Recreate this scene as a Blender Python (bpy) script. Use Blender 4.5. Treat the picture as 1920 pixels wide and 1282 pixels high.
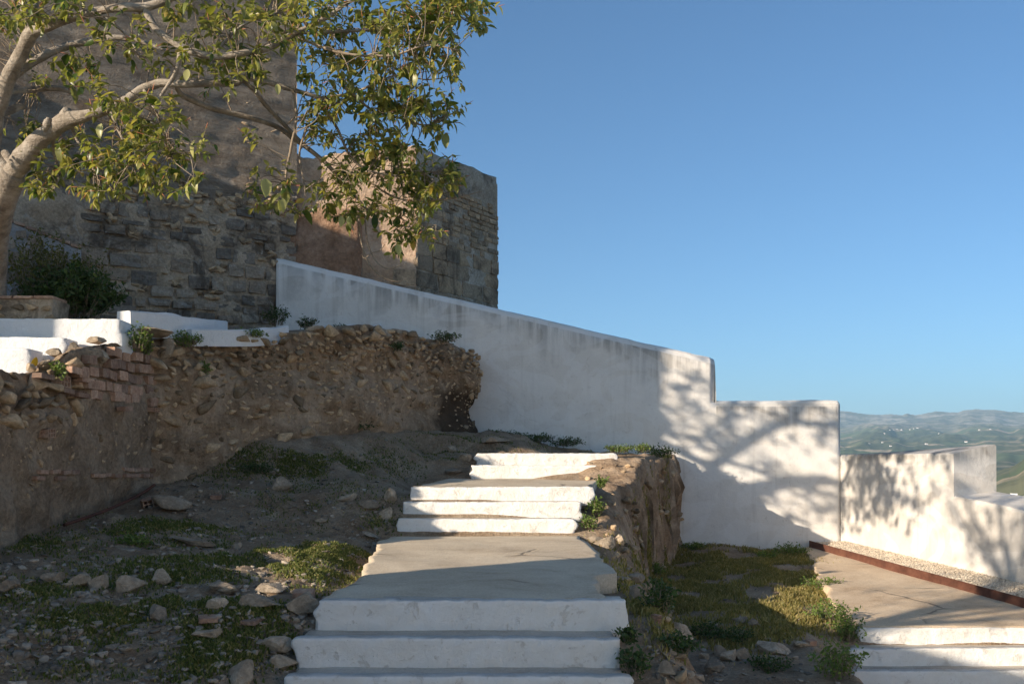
import bpy, math, random
import numpy as np
from mathutils import Vector, Matrix

random.seed(7); RNG = np.random.default_rng(7)
for o in list(bpy.data.objects): bpy.data.objects.remove(o)
S = bpy.context.scene; C = S.collection
# ------------------------------------------------------------ camera, sky, sun, exposure
F, CX, HY = 1867.0, 960.0, 868.0          # focal length in photo pixels, optical axis, eye level row
cd = bpy.data.cameras.new('camera'); cam = bpy.data.objects.new('camera', cd); C.objects.link(cam)
cd.sensor_width = 36.0; cd.lens = 36.0 * F / 1920.0
cd.shift_y = (HY - 641.0) / 1920.0
cd.clip_start = 0.05; cd.clip_end = 90000
cam.location = (0, 0, 0); cam.rotation_euler = (math.pi/2, 0, 0)
S.camera = cam
HAZE = 5.8e-5
SR, SK = 1.45, 0.56                        # sun travels (SR, 1, -SK)
EL = math.atan(SK / math.hypot(SR, 1)); AZ = math.atan2(-SR, -1)
w = bpy.data.worlds.new('World'); S.world = w; w.use_nodes = True
nt = w.node_tree; sky = nt.nodes.new('ShaderNodeTexSky'); sky.sky_type = 'NISHITA'; sky.sun_disc = False
sky.sun_elevation = EL; sky.sun_rotation = AZ % (2*math.pi)
sky.altitude = 150; sky.air_density = 0.8; sky.dust_density = 1.25; sky.ozone_density = 4.6
bg = nt.nodes['Background']; bg.inputs[1].default_value = 0.099
tint = nt.nodes.new('ShaderNodeMix'); tint.data_type = 'RGBA'; tint.blend_type = 'MULTIPLY'; tint.inputs[0].default_value = 1.0; tint.inputs[7].default_value = (.85, .975, .95, 1)
nt.links.new(sky.outputs[0], tint.inputs[6]); nt.links.new(tint.outputs[2], bg.inputs[0])
sd = bpy.data.lights.new('sun', 'SUN'); sd.energy = 4.9; sd.angle = math.radians(0.5); sd.color = (1.0, 0.86, 0.69)
sun = bpy.data.objects.new('sun', sd); C.objects.link(sun)
sun.rotation_euler = Vector((SR, 1, -SK)).to_track_quat('-Z', 'Y').to_euler()
sun.location = (-30, -20, 20)
S.view_settings.view_transform = 'Standard'; S.view_settings.look = 'None'
S.view_settings.exposure = 0.82; S.view_settings.gamma = 1.0

# ------------------------------------------------------------ helpers
def P(px, py, d): return np.array([(px-CX)/F*d, d, (HY-py)/F*d])
def sstep(a, b, x):
    t = np.clip((x-a)/(b-a+1e-12), 0, 1); return t*t*(3-2*t)
_perm = RNG.permutation(512); _val = RNG.random(512)*2-1
def vnoise(x, y, z=0.0):
    x, y, z = np.broadcast_arrays(np.asarray(x, float), np.asarray(y, float), np.asarray(z, float))
    xi, yi, zi = np.floor(x).astype(int), np.floor(y).astype(int), np.floor(z).astype(int)
    fx, fy, fz = x-xi, y-yi, z-zi
    fx, fy, fz = [f*f*f*(f*(f*6-15)+10) for f in (fx, fy, fz)]
    def h(a, b, c): return _val[_perm[(_perm[(_perm[a & 511]+b) & 511]+c) & 511]]
    r = 0
    for dx in (0, 1):
        for dy in (0, 1):
            for dz in (0, 1):
                r = r + h(xi+dx, yi+dy, zi+dz)*(fx if dx else 1-fx)*(fy if dy else 1-fy)*(fz if dz else 1-fz)
    return r
def fbm(x, y, z=0.0, o=4, g=0.5):
    r = 0; a = 1.0; s = 1.0
    for i in range(o):
        r = r + a*vnoise(np.asarray(x)*s+i*17.3, np.asarray(y)*s+i*9.1, np.asarray(z)*s+i*3.7); a *= g; s *= 2.03
    return r
def make_mesh(name, verts, faces, smooth=False):
    me = bpy.data.meshes.new(name)
    verts = np.asarray(verts, np.float32).reshape(-1, 3)
    if isinstance(faces, np.ndarray):
        k = faces.shape[1]; n = len(faces)
        me.vertices.add(len(verts)); me.vertices.foreach_set('co', verts.ravel())
        me.loops.add(n*k); me.loops.foreach_set('vertex_index', faces.astype(np.int32).ravel())
        me.polygons.add(n); me.polygons.foreach_set('loop_start', np.arange(0, n*k, k, dtype=np.int32))
        me.polygons.foreach_set('loop_total', np.full(n, k, np.int32))
        me.update(calc_edges=True)
    else:
        me.from_pydata([tuple(map(float, v)) for v in verts], [], faces); me.update()
    if smooth: me.polygons.foreach_set('use_smooth', np.ones(len(me.polygons), bool))
    return me
def link(name, me, m=None, parent=None, loc=None):
    o = bpy.data.objects.new(name, me); C.objects.link(o)
    if m is not None and me is not None:
        if not me.materials: me.materials.append(m)
    if parent is not None: o.parent = parent
    if loc is not None: o.location = loc
    return o
def tag(o, label=None, cat=None, group=None, kind=None):
    if label: o['label'] = label
    if cat: o['category'] = cat
    if group: o['group'] = group
    if kind: o['kind'] = kind
    return o
def empty(name, loc, label, cat, group=None):
    o = bpy.data.objects.new(name, None); C.objects.link(o); o.location = Vector([float(v) for v in loc]); o.empty_display_size = .2
    return tag(o, label, cat, group)
def child(name, me, m, par):               # mesh given in world coordinates, parented to an Empty that only has a location
    o = link(name, me, m, par); o.matrix_parent_inverse = Matrix.Translation(-par.location)
    return o
def grid_faces(n, m, flip=False):
    i, j = np.meshgrid(np.arange(n-1), np.arange(m-1), indexing='ij')
    a = (i*m+j).ravel(); q = np.stack([a, a+1, a+m+1, a+m], 1)
    return q[:, ::-1].copy() if flip else q
def grid_mesh(name, pts, smooth=True, flip=False):
    n, m = pts.shape[:2]
    return make_mesh(name, pts.reshape(-1, 3), grid_faces(n, m, flip), smooth)
def joined(name, parts, smooth=False):     # list of (verts, quads/tris ndarray) of equal face size
    vs, fs, k = [], [], 0
    for v, f in parts: vs.append(v); fs.append(f+k); k += len(v)
    return make_mesh(name, np.concatenate(vs), np.concatenate(fs), smooth)
def frame(t, up=(0, 0, 1)):
    t = t/np.linalg.norm(t); u = np.cross(t, up)
    if np.linalg.norm(u) < 1e-4: u = np.cross(t, (1, 0, 0))
    u /= np.linalg.norm(u); return t, u, np.cross(u, t)
def tube(pts, rad, k=7):
    pts = np.asarray(pts, float); n = len(pts); rad = np.broadcast_to(np.asarray(rad, float), (n,))
    tan = np.gradient(pts, axis=0); v = []
    for i in range(n):
        _, u, b = frame(tan[i]); a = np.arange(k)*2*math.pi/k
        v.append(pts[i]+rad[i]*(np.cos(a)[:, None]*u+np.sin(a)[:, None]*b))
    v = np.concatenate(v+[pts[-1:]+tan[-1:]*0.0]); f = []
    for i in range(n-1):
        for j in range(k):
            f.append((i*k+j, i*k+(j+1) % k, (i+1)*k+(j+1) % k, (i+1)*k+j))
    for j in range(k): f.append(((n-1)*k+j, (n-1)*k+(j+1) % k, n*k, n*k))
    f = np.array(f); return v, f
def smooth_path(pts, sub=5):               # Catmull-Rom
    p = np.asarray(pts, float); p = np.vstack([2*p[0]-p[1], p, 2*p[-1]-p[-2]]); out = []
    for i in range(1, len(p)-2):
        for t in np.arange(sub)/sub:
            out.append(.5*((2*p[i])+(-p[i-1]+p[i+1])*t+(2*p[i-1]-5*p[i]+4*p[i+1]-p[i+2])*t*t+(-p[i-1]+3*p[i]-3*p[i+1]+p[i+2])*t**3))
    out.append(p[-2]); return np.array(out)

# ------------------------------------------------------------ materials
class N:
    def __init__(s, name):
        s.m = bpy.data.materials.new(name); s.m.use_nodes = True; s.t = s.m.node_tree; s.b = s.t.nodes['Principled BSDF']
        s.out = s.t.nodes['Material Output']
    def n(s, typ, ins=None, **kw):
        x = s.t.nodes.new(typ)
        for k, v in kw.items(): setattr(x, k, v)
        for k, v in (ins or {}).items():
            if hasattr(v, 'is_output'): s.t.links.new(v, x.inputs[k])
            else: x.inputs[k].default_value = v
        return x
    def pos(s): return s.n('ShaderNodeNewGeometry').outputs['Position']
    def noise(s, vec, scale, detail=6, rough=.6, dist=0):
        return s.n('ShaderNodeTexNoise', {'Vector': vec, 'Scale': scale, 'Detail': detail, 'Roughness': rough, 'Distortion': dist}).outputs['Fac']
    def ramp(s, fac, stops):
        r = s.n('ShaderNodeValToRGB', {'Fac': fac}); e = r.color_ramp.elements
        while len(e) > 1: e.remove(e[-1])
        for i, (p, c) in enumerate(stops):
            x = e[0] if i == 0 else e.new(p)
            x.position = p; x.color = (*c, 1) if len(c) == 3 else (c[0], c[0], c[0], 1)
        return r.outputs['Color']
    def mix(s, f, a, b, mode='MIX'):
        x = s.t.nodes.new('ShaderNodeMix'); x.data_type = 'RGBA'; x.blend_type = mode
        for i, v in ((0, f), (6, a), (7, b)):
            if hasattr(v, 'is_output'): s.t.links.new(v, x.inputs[i])
            else: x.inputs[i].default_value = v if i == 0 else (*v, 1)
        return x.outputs[2]
    def math(s, op, a, b=0.0, clamp=False):
        x = s.t.nodes.new('ShaderNodeMath'); x.operation = op; x.use_clamp = clamp
        for i, v in ((0, a), (1, b)):
            if hasattr(v, 'is_output'): s.t.links.new(v, x.inputs[i])
            else: x.inputs[i].default_value = v
        return x.outputs[0]
    def scaled(s, vec, sc):
        return s.n('ShaderNodeMapping', {'Vector': vec, 'Scale': sc}).outputs[0]
    def bump(s, h, strength, dist=.02):
        x = s.n('ShaderNodeBump', {'Height': h, 'Strength': strength, 'Distance': dist})
        s.t.links.new(x.outputs[0], s.b.inputs['Normal'])
    def done(s, col, rough=.9, spec=.25):
        if hasattr(col, 'is_output'): s.t.links.new(col, s.b.inputs['Base Color'])
        else: s.b.inputs['Base Color'].default_value = (*col, 1)
        if hasattr(rough, 'is_output'): s.t.links.new(rough, s.b.inputs['Roughness'])
        else: s.b.inputs['Roughness'].default_value = rough
        s.b.inputs['Specular IOR Level'].default_value = spec
        return s.m
def earthy(name, stops, scale=2.5, fine=28, bump=.6, dist=.03, rand=0.0, rough=.95, fine_mix=.5, speck=None, island=False):
    k = N(name); p = k.pos()
    c = k.ramp(k.noise(p, scale, 8, .65, .3), stops)
    f = k.noise(p, fine, 6, .7)
    c = k.mix(fine_mix, c, k.ramp(f, [(.3, (.28,)), (.5, (.5,)), (.72, (.78,))]), 'OVERLAY')
    if speck:
        vv = k.n('ShaderNodeTexVoronoi', {'Vector': p, 'Scale': speck[0]}).outputs['Distance']
        c = k.mix(k.ramp(vv, [(.12, (1,)), (.2, (0,))]), c, speck[1])
    if rand:
        r = (k.n('ShaderNodeNewGeometry').outputs['Random Per Island'] if island else k.n('ShaderNodeObjectInfo').outputs['Random'])
        c = k.mix(1.0, c, k.ramp(r, [(0, (1-rand, 1-rand, 1-rand)), (.5, (1, .97, .92)), (1, (1+rand*.6, 1+rand*.5, 1+rand*.35))]), 'MULTIPLY')
    h = k.math('ADD', k.noise(p, fine*.45, 8, .7), k.math('MULTIPLY', f, .5))
    k.bump(h, bump, dist)
    return k.done(c, rough, .15)
M = {}
M['soil'] = earthy('soil', [(.3, (.23, .155, .096)), (.5, (.37, .272, .182)), (.7, (.51, .40, .285))], 2.4, 40, 1.0, .06, fine_mix=.7, speck=(30, (.46, .39, .31)))
M['terrace_soil'] = earthy('terrace_soil', [(.3, (.16, .115, .075)), (.5, (.27, .205, .145)), (.7, (.37, .29, .21))], 1.8, 40, .8, .03, speck=(30, (.4, .36, .3)))
M['rock'] = earthy('rock', [(.25, (.21, .17, .125)), (.5, (.37, .305, .235)), (.8, (.54, .46, .365))], 6, 34, .9, .03, rand=.4, fine_mix=.65)
M['rubble'] = earthy('rubble_stone', [(.25, (.27, .185, .115)), (.5, (.45, .335, .22)), (.8, (.62, .50, .365))], 6, 32, .9, .03, rand=.6, fine_mix=.6)
M['rubble_s'] = earthy('rubble_small', [(.25, (.27, .185, .115)), (.5, (.45, .335, .22)), (.8, (.62, .50, .365))], 6, 32, .9, .03, rand=.6, fine_mix=.6, island=True)
M['pebble'] = earthy('pebble', [(.3, (.20, .17, .14)), (.6, (.34, .30, .25))], 3, 40, .4, .01, rand=.5, island=True)
def ashlar(name, stops, scale, rand, lime):
    k = N(name); p = k.pos(); c = k.ramp(k.noise(p, scale, 9, .7, .4), stops)
    c = k.mix(.65, c, k.ramp(k.noise(p, 26, 7, .72), [(.3, (.24,)), (.5, (.5,)), (.72, (.8,))]), 'OVERLAY')
    r = k.n('ShaderNodeObjectInfo').outputs['Random']
    c = k.mix(1.0, c, k.ramp(r, [(0, (1-rand, 1-rand, 1-rand)), (.4, (1, .98, .95)), (.75, (1.12, 1.03, .92)), (1, (1.35, 1.3, 1.22))]), 'MULTIPLY')
    c = k.mix(k.ramp(k.noise(p, 1.3, 7, .7, .8), [(.50, (0,)), (.62, (.75,))]), c, (.085, .066, .050))      # soot and damp
    c = k.mix(k.ramp(k.noise(p, 3.4, 8, .75, 1.0), [(.57, (0,)), (.63, (lime,))]), c, (.50, .465, .41))      # lime wash remnants
    h = k.math('ADD', k.noise(p, 11, 9, .72), k.math('MULTIPLY', k.noise(p, 45, 5, .7), .4)); k.bump(h, 1.0, .05); return k.done(c, .95, .12)
M['ashlar'] = ashlar('ashlar_block', [(.25, (.235, .195, .155)), (.5, (.335, .285, .232)), (.8, (.44, .38, .315))], 3.5, .42, .45)
M['ashlar_far'] = ashlar('ashlar_far', [(.25, (.32, .24, .165)), (.5, (.44, .34, .24)), (.8, (.56, .445, .325))], 2.5, .36, .25)
M['mortar'] = ashlar('lime_mortar', [(.25, (.24, .195, .148)), (.45, (.42, .352, .275)), (.60, (.53, .46, .375)), (.72, (.64, .585, .51))], 2.2, .0, .6)
M['cement'] = earthy('cement_joint', [(.3, (.25, .25, .25)), (.7, (.36, .36, .36))], 4, 40, .4, .01)
M['brick'] = earthy('clay_brick', [(.25, (.26, .165, .115)), (.45, (.40, .25, .18)), (.62, (.47, .33, .245)), (.8, (.50, .41, .32))], 9, 34, .9, .02, rand=.4, fine_mix=.6)
M['dark_hole'] = N('hollow').done((.02, .016, .013))
M['concrete'] = earthy('concrete', [(.3, (.37, .31, .25)), (.5, (.49, .43, .355)), (.7, (.58, .52, .44))], 1.7, 55, .35, .012, fine_mix=.4)
def path_mat(name='path_concrete', warm=(1, 1, 1)):
    k = N(name); p = k.pos()
    c = k.ramp(k.noise(p, 1.2, 9, .7, .6), [(.28, (.34, .27, .20)), (.42, (.50, .43, .345)), (.58, (.585, .52, .43)), (.75, (.64, .58, .50))])
    f = k.noise(p, 60, 5, .7)
    c = k.mix(.45, c, k.ramp(f, [(.3, (.3,)), (.7, (.72,))]), 'OVERLAY')
    v = k.n('ShaderNodeTexVoronoi', {'Vector': k.mix(.18, p, k.n('ShaderNodeTexNoise', {'Vector': p, 'Scale': 3.0, 'Detail': 5}).outputs['Color']), 'Scale': .75}, feature='DISTANCE_TO_EDGE').outputs['Distance']
    cr = k.ramp(v, [(0, (1,)), (.006, (.8,)), (.014, (0,))])
    cr = k.math('MULTIPLY', cr, k.ramp(k.noise(p, 1.1, 2), [(.5, (0,)), (.6, (.7,))]))
    c = k.mix(1.0, c, warm, 'MULTIPLY')
    c = k.mix(cr, c, (.09, .08, .065))
    h = k.math('SUBTRACT', k.math('ADD', k.noise(p, 25, 8, .7), k.math('MULTIPLY', f, .6)), cr)
    k.bump(h, .5, .015); return k.done(c, .9, .2)
M['path'] = path_mat('path_concrete', (1.05, .99, .89)); M['path_tan'] = path_mat('path_tan', (1.12, .98, .82))
def step_paint(name, base, warm, chip, amt):
    k = N(name); p = k.pos()
    n1 = k.noise(p, 2.6, 9, .72, .6); n2 = k.noise(p, 9, 9, .75, .5); n3 = k.noise(p, 21, 7, .75, 1.0)
    c = k.mix(k.ramp(n1, [(.38, (0,)), (.60, (.9,))]), base, warm)
    cf = k.ramp(n2, [(amt, (0,)), (amt+.04, (.65,))])
    c = k.mix(cf, c, chip)
    c = k.mix(k.ramp(n3, [(.62, (0,)), (.66, (.55,))]), c, (chip[0]*.8, chip[1]*.77, chip[2]*.72))
    gz = k.n('ShaderNodeSeparateXYZ', {'Vector': k.n('ShaderNodeNewGeometry').outputs['Normal']}).outputs[2]
    wear = k.math('MULTIPLY', k.ramp(gz, [(.55, (0,)), (.95, (1,))]), k.ramp(k.noise(p, 4, 8, .7), [(.3, (.15,)), (.6, (.75,))]))
    c = k.mix(wear, c, (.43, .40, .36))
    c = k.mix(k.ramp(k.noise(p, 40, 3, .7), [(.70, (0,)), (.75, (.6,))]), c, (.24, .2, .16))
    h = k.math('ADD', k.math('MULTIPLY', n2, .9), k.math('MULTIPLY', n3, .8)); h = k.math('SUBTRACT', h, k.math('MULTIPLY', cf, .45))
    k.bump(h, .65, .03); return k.done(c, .85, .2)
M['step_white'] = step_paint('worn_white_paint', (.87, .845, .80), (.79, .75, .685), (.64, .585, .505), .575)
M['fresh_white'] = step_paint('fresh_whitewash', (.82, .82, .82), (.78, .775, .77), (.68, .66, .62), .68)
def wall_mat(name, ztop0, slope, base, warm, stain, amt=.85, reach=.75):
    # whitewashed render with grey streaks that run down from the coping line z = ztop0 + slope*x
    k = N(name); p = k.pos(); sx = k.n('ShaderNodeSeparateXYZ', {'Vector': p}).outputs
    top = k.math('ADD', k.math('MULTIPLY', sx[0], slope), ztop0)
    if slope:
        g = k.math('GREATER_THAN', sx[0], 3.488); top = k.math('ADD', k.math('MULTIPLY', top, k.math('SUBTRACT', 1.0, g)), k.math('MULTIPLY', g, 1.07))
    h = k.math('SUBTRACT', top, sx[2])
    st = k.noise(k.scaled(p, (7.5, 7.5, .55)), 1.0, 6, .62, .4)
    lump = k.noise(p, 1.1, 5, .65)
    depth = k.math('MULTIPLY', k.ramp(lump, [(.3, (.15,)), (.7, (1,))]), reach)
    fall = k.math('SUBTRACT', 1.0, k.math('DIVIDE', h, depth), True)
    band = k.math('MULTIPLY', fall, k.ramp(st, [(.36, (0,)), (.58, (1,))]))
    band = k.math('ADD', band, k.math('MULTIPLY', k.ramp(h, [(0, (1,)), (.12, (0,))]), .35), True)
    long = k.math('MULTIPLY', k.ramp(k.noise(k.scaled(p, (5, 5, .22)), 1.0, 5, .6), [(.57, (0,)), (.68, (1,))]), .38)
    blot = k.noise(p, 2.6, 8, .68, .5)
    c = k.mix(k.ramp(blot, [(.35, (0,)), (.68, (1,))]), base, warm)
    cop = k.ramp(h, [(.095, (0,)), (.115, (1,))]) if slope else 1.0
    c = k.mix(k.math('MULTIPLY', k.math('MULTIPLY', band, amt), cop), c, stain)
    c = k.mix(k.math('MULTIPLY', long, .7), c, (stain[0]*1.35, stain[1]*1.25, stain[2]*1.1))
    sc = k.noise(k.scaled(p, (1, 1, 1)), 9, 7, .7, 1.5)
    c = k.mix(k.ramp(sc, [(.60, (0,)), (.65, (.38,))]), c, (.46, .41, .345))
    pt = k.noise(k.scaled(p, (.8, .8, 1.3)), .9, 3, .5, 1.2)
    c = k.mix(k.ramp(pt, [(.50, (0,)), (.515, (.22,)), (.62, (.22,)), (.635, (0,))]), c, (.86, .85, .83))
    cr = k.n('ShaderNodeTexVoronoi', {'Vector': k.mix(.25, p, k.n('ShaderNodeTexNoise', {'Vector': p, 'Scale': 2.2, 'Detail': 6}).outputs['Color']), 'Scale': .8}, feature='DISTANCE_TO_EDGE').outputs['Distance']
    c = k.mix(k.math('MULTIPLY', k.ramp(cr, [(0, (1,)), (.004, (.5,)), (.008, (0,))]), k.ramp(k.noise(p, .7, 3), [(.54, (0,)), (.62, (.16,))])), c, (.3, .27, .24))
    k.bump(k.math('ADD', k.noise(p, 7, 8, .62), k.math('MULTIPLY', k.noise(p, 40, 4, .6), .25)), .5, .022)
    return k.done(c, .88, .2)
M['wall'] = wall_mat('whitewash_sloping', 2.59, -.2316, (.77, .73, .67), (.68, .64, .585), (.24, .22, .195), .95, 1.0)
M['stub'] = wall_mat('whitewash_low', 1.07, 0, (.68, .64, .585), (.62, .58, .525), (.30, .28, .25), .45, .4)
M['parapet'] = wall_mat('whitewash_parapet', .14, 0, (.64, .595, .54), (.57, .53, .475), (.25, .23, .205), .85, .35)
def tapial():
    k = N('rammed_earth'); p = k.pos()
    c = k.ramp(k.noise(k.scaled(p, (1, 1, 2.2)), 1.0, 9, .68, .4), [(.28, (.25, .198, .148)), (.5, (.38, .31, .24)), (.72, (.48, .40, .315))])
    l = k.noise(k.scaled(p, (3.2, 3.2, 13)), 1.0, 8, .72, .4)
    c = k.mix(.6, c, k.ramp(l, [(.3, (.26,)), (.7, (.74,))]), 'OVERLAY')
    c = k.mix(k.ramp(k.noise(k.scaled(p, (.7, .7, 1.6)), 1.6, 8, .75, 1.0), [(.52, (0,)), (.60, (.6,))]), c, (.20, .145, .098))
    c = k.mix(k.ramp(k.noise(p, 1.9, 8, .75, .6), [(.60, (0,)), (.66, (.5,))]), c, (.55, .485, .40))
    pit = k.noise(p, 6, 8, .75, .8); c = k.mix(k.ramp(pit, [(.64, (0,)), (.70, (.75,))]), c, (.13, .095, .068))
    h = k.math('SUBTRACT', k.math('ADD', k.math('MULTIPLY', l, .8), k.noise(p, 14, 8, .7)), k.math('MULTIPLY', pit, .6))
    k.bump(h, 1.0, .09); return k.done(c, .95, .1)
M['tapial'] = tapial()
M['adobe'] = earthy('red_earth_wall', [(.28, (.43, .285, .18)), (.5, (.58, .41, .285)), (.72, (.68, .52, .38))], 1.6, 16, 1.0, .06, fine_mix=.6)
M['adobe_dark'] = earthy('red_rubble_fill', [(.28, (.22, .125, .075)), (.5, (.34, .205, .13)), (.72, (.45, .30, .205))], 2.6, 14, 1.0, .07, fine_mix=.7)
def bank_mat(name, dark_x=None):
    k = N(name); p = k.pos()
    c = k.ramp(k.noise(p, 2.2, 9, .68, .5), [(.25, (.15, .098, .06)), (.45, (.315, .22, .142)), (.6, (.45, .33, .225)), (.8, (.54, .425, .305))])
    vs = k.noise(k.scaled(p, (9, 9, 2.4)), 1.0, 8, .72)
    c = k.mix(.5, c, k.ramp(vs, [(.3, (.28,)), (.7, (.72,))]), 'OVERLAY')
    c = k.mix(.5, c, k.ramp(k.noise(p, 30, 5, .7), [(.3, (.3,)), (.7, (.75,))]), 'OVERLAY')
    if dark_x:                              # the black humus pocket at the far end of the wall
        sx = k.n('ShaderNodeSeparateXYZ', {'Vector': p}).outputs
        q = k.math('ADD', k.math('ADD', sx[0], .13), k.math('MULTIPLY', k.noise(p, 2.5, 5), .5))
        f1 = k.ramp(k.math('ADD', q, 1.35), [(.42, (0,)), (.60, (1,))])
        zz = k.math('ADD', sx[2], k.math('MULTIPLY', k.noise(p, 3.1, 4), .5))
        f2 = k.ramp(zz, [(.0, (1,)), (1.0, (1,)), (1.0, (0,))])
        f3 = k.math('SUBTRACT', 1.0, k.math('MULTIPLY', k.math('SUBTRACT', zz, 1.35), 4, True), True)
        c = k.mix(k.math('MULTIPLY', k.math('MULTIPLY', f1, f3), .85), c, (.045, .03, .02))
    h = k.math('ADD', k.noise(p, 12, 8, .72), k.math('MULTIPLY', vs, .5))
    k.bump(h, 1.0, .05); return k.done(c, .97, .08)
M['bank'] = bank_mat('earth_face', True); M['cut'] = bank_mat('earth_cut')
M['render'] = earthy('rough_render', [(.28, (.17, .115, .073)), (.5, (.31, .222, .148)), (.72, (.44, .335, .235))], 2.4, 22, 1.0, .05, fine_mix=.7)
def bark_mat():
    k = N('pale_bark'); p = k.pos()
    c = k.ramp(k.noise(p, 7, 8, .7, .4), [(.3, (.17, .135, .10)), (.5, (.31, .262, .208)), (.72, (.43, .38, .315))])
    c = k.mix(k.ramp(k.noise(p, 2.6, 6, .7, .8), [(.52, (0,)), (.62, (.6,))]), c, (.15, .12, .092))
    l = k.noise(k.scaled(p, (6, 6, 45)), 1, 5, .6)
    c = k.mix(.4, c, k.ramp(l, [(.3, (.35,)), (.7, (.68,))]), 'OVERLAY')
    k.bump(k.math('ADD', l, k.noise(p, 30, 6)), .8, .02); return k.done(c, .8, .2)
M['bark'] = bark_mat()
M['twig'] = earthy('twig_bark', [(.3, (.20, .15, .10)), (.7, (.36, .29, .22))], 6, 40, .2, .005)
def leaf_mat(name, stops, under, trans=.32, rough=.38, spec=.5, island=True):
    k = N(name)
    r = k.n('ShaderNodeNewGeometry').outputs['Random Per Island'] if island else k.n('ShaderNodeObjectInfo').outputs['Random']
    c = k.ramp(r, stops); geo = k.n('ShaderNodeNewGeometry')
    c = k.mix(k.math('MULTIPLY', geo.outputs['Backfacing'], .6), c, under)
    k.done(c, rough, spec)
    tr = k.n('ShaderNodeBsdfTranslucent', {'Color': k.mix(1.0, c, (1.5, 1.55, .7), 'MULTIPLY')})
    mx = k.n('ShaderNodeMixShader', {0: trans, 1: k.b.outputs[0], 2: tr.outputs[0]})
    k.t.links.new(mx.outputs[0], k.out.inputs['Surface']); return k.m
LS = [(0, (.045, .078, .016)), (.3, (.075, .115, .022)), (.52, (.14, .17, .032)), (.74, (.235, .235, .048)), (.90, (.38, .33, .085)), (1, (.50, .35, .09))]
M['leaf'] = leaf_mat('ficus_foliage', LS, (.30, .29, .11), .42)
M['leaf_one'] = leaf_mat('ficus_leaf', LS, (.32, .30, .12), .42, island=False)
M['stipule'] = N('red_stipule').done((.42, .16, .08), .5)
M['bush'] = leaf_mat('shrub_foliage', [(0, (.03, .062, .016)), (.6, (.055, .10, .025)), (1, (.10, .145, .04))], (.06, .09, .03), .2, .5, .3)
M['bush_dry'] = leaf_mat('wispy_shrub_foliage', [(0, (.09, .10, .028)), (.6, (.15, .155, .042)), (1, (.23, .22, .07))], (.1, .1, .04), .2, .6, .2)
M['weed'] = leaf_mat('weed_foliage', [(0, (.075, .125, .026)), (.5, (.13, .20, .04)), (1, (.23, .29, .07))], (.12, .16, .05), .3, .5, .3)
M['weed_dark'] = leaf_mat('dark_weed_foliage', [(0, (.03, .06, .016)), (.6, (.055, .095, .024)), (1, (.09, .13, .035))], (.07, .1, .04), .25, .5, .3)
M['grass'] = leaf_mat('grass_green', [(0, (.07, .088, .024)), (.45, (.125, .14, .04)), (.72, (.22, .20, .07)), (1, (.40, .32, .16))], (.1, .14, .03), .3, .6, .2)
M['grass_dry'] = leaf_mat('grass_dry', [(0, (.13, .115, .028)), (.35, (.23, .185, .055)), (.7, (.36, .275, .11)), (1, (.50, .39, .20))], (.2, .2, .07), .3, .6, .2)
def corten():
    k = N('rusted_steel'); p = k.pos()
    c = k.ramp(k.noise(p, 6, 8, .7), [(.3, (.07, .028, .018)), (.5, (.12, .047, .028)), (.7, (.17, .075, .045))])
    k.bump(k.noise(p, 60, 4), .3, .004); return k.done(c, .8, .3)
M['corten'] = corten()
M['gravel'] = earthy('gravel_chip', [(.3, (.46, .385, .30)), (.6, (.62, .54, .44))], 3, 60, .3, .006, rand=.35, island=True)
M['roof'] = earthy('roof_tile', [(.3, (.30, .15, .09)), (.7, (.45, .26, .17))], 2, 20, .5, .03)
M['plainwhite'] = earthy('house_white', [(.3, (.70, .68, .65)), (.7, (.80, .79, .77))], 2, 20, .3, .01)
M['glass'] = N('dark_glass').done((.03, .04, .05), .1, .6)
M['timber'] = N('brown_timber').done((.12, .07, .04), .7)

# ------------------------------------------------------------ ground height model (metres, eye level = 0)
def interp(y, tab): t = np.array(tab); return np.interp(y, t[:, 0], t[:, 1])
SIDE = [(2, -2.0), (4.6, -1.75), (5.5, -1.42), (6.3, -1.2), (6.75, -.96), (8, -.90), (10.9, -.84), (11.1, -.66), (11.7, -.33), (14.1, -.25), (14.6, .08), (17.2, .42)]
BASE = [(2, -1.5), (5, -1.05), (7.0, -.82), (8.5, -.69), (9.5, -.616), (10.2, -.557), (11.3, -.44), (12.4, -.25), (12.85, -.12), (13.4, .22), (14.0, .44), (15, .49), (17.2, .54)]
XC = [(2, .85), (6, .92), (7.4, 1.02), (8.4, .95), (10, .92), (11.1, 1.0), (12.2, 1.22), (13.3, 1.50), (14.4, 1.86), (15.6, 2.36), (17.2, 2.9)]
XB = [(2, 1.7), (6, 1.62), (8, 1.50), (10, 1.55), (12, 1.72), (13.3, 1.80), (14.4, 2.02), (15.6, 2.46), (17.2, 2.99)]
SHOULDER = [(2, -2.1), (5, -1.75), (5.6, -1.55), (6.3, -1.28), (6.9, -.98), (10.6, -.86), (11.3, -.62), (12.2, -.36), (13.5, -.22), (14.4, .02), (17.2, .14)]
def lower(x, y): return -1.43-.058*(17-y) - .03*np.clip(3.2-x, 0, 2) 
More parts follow.
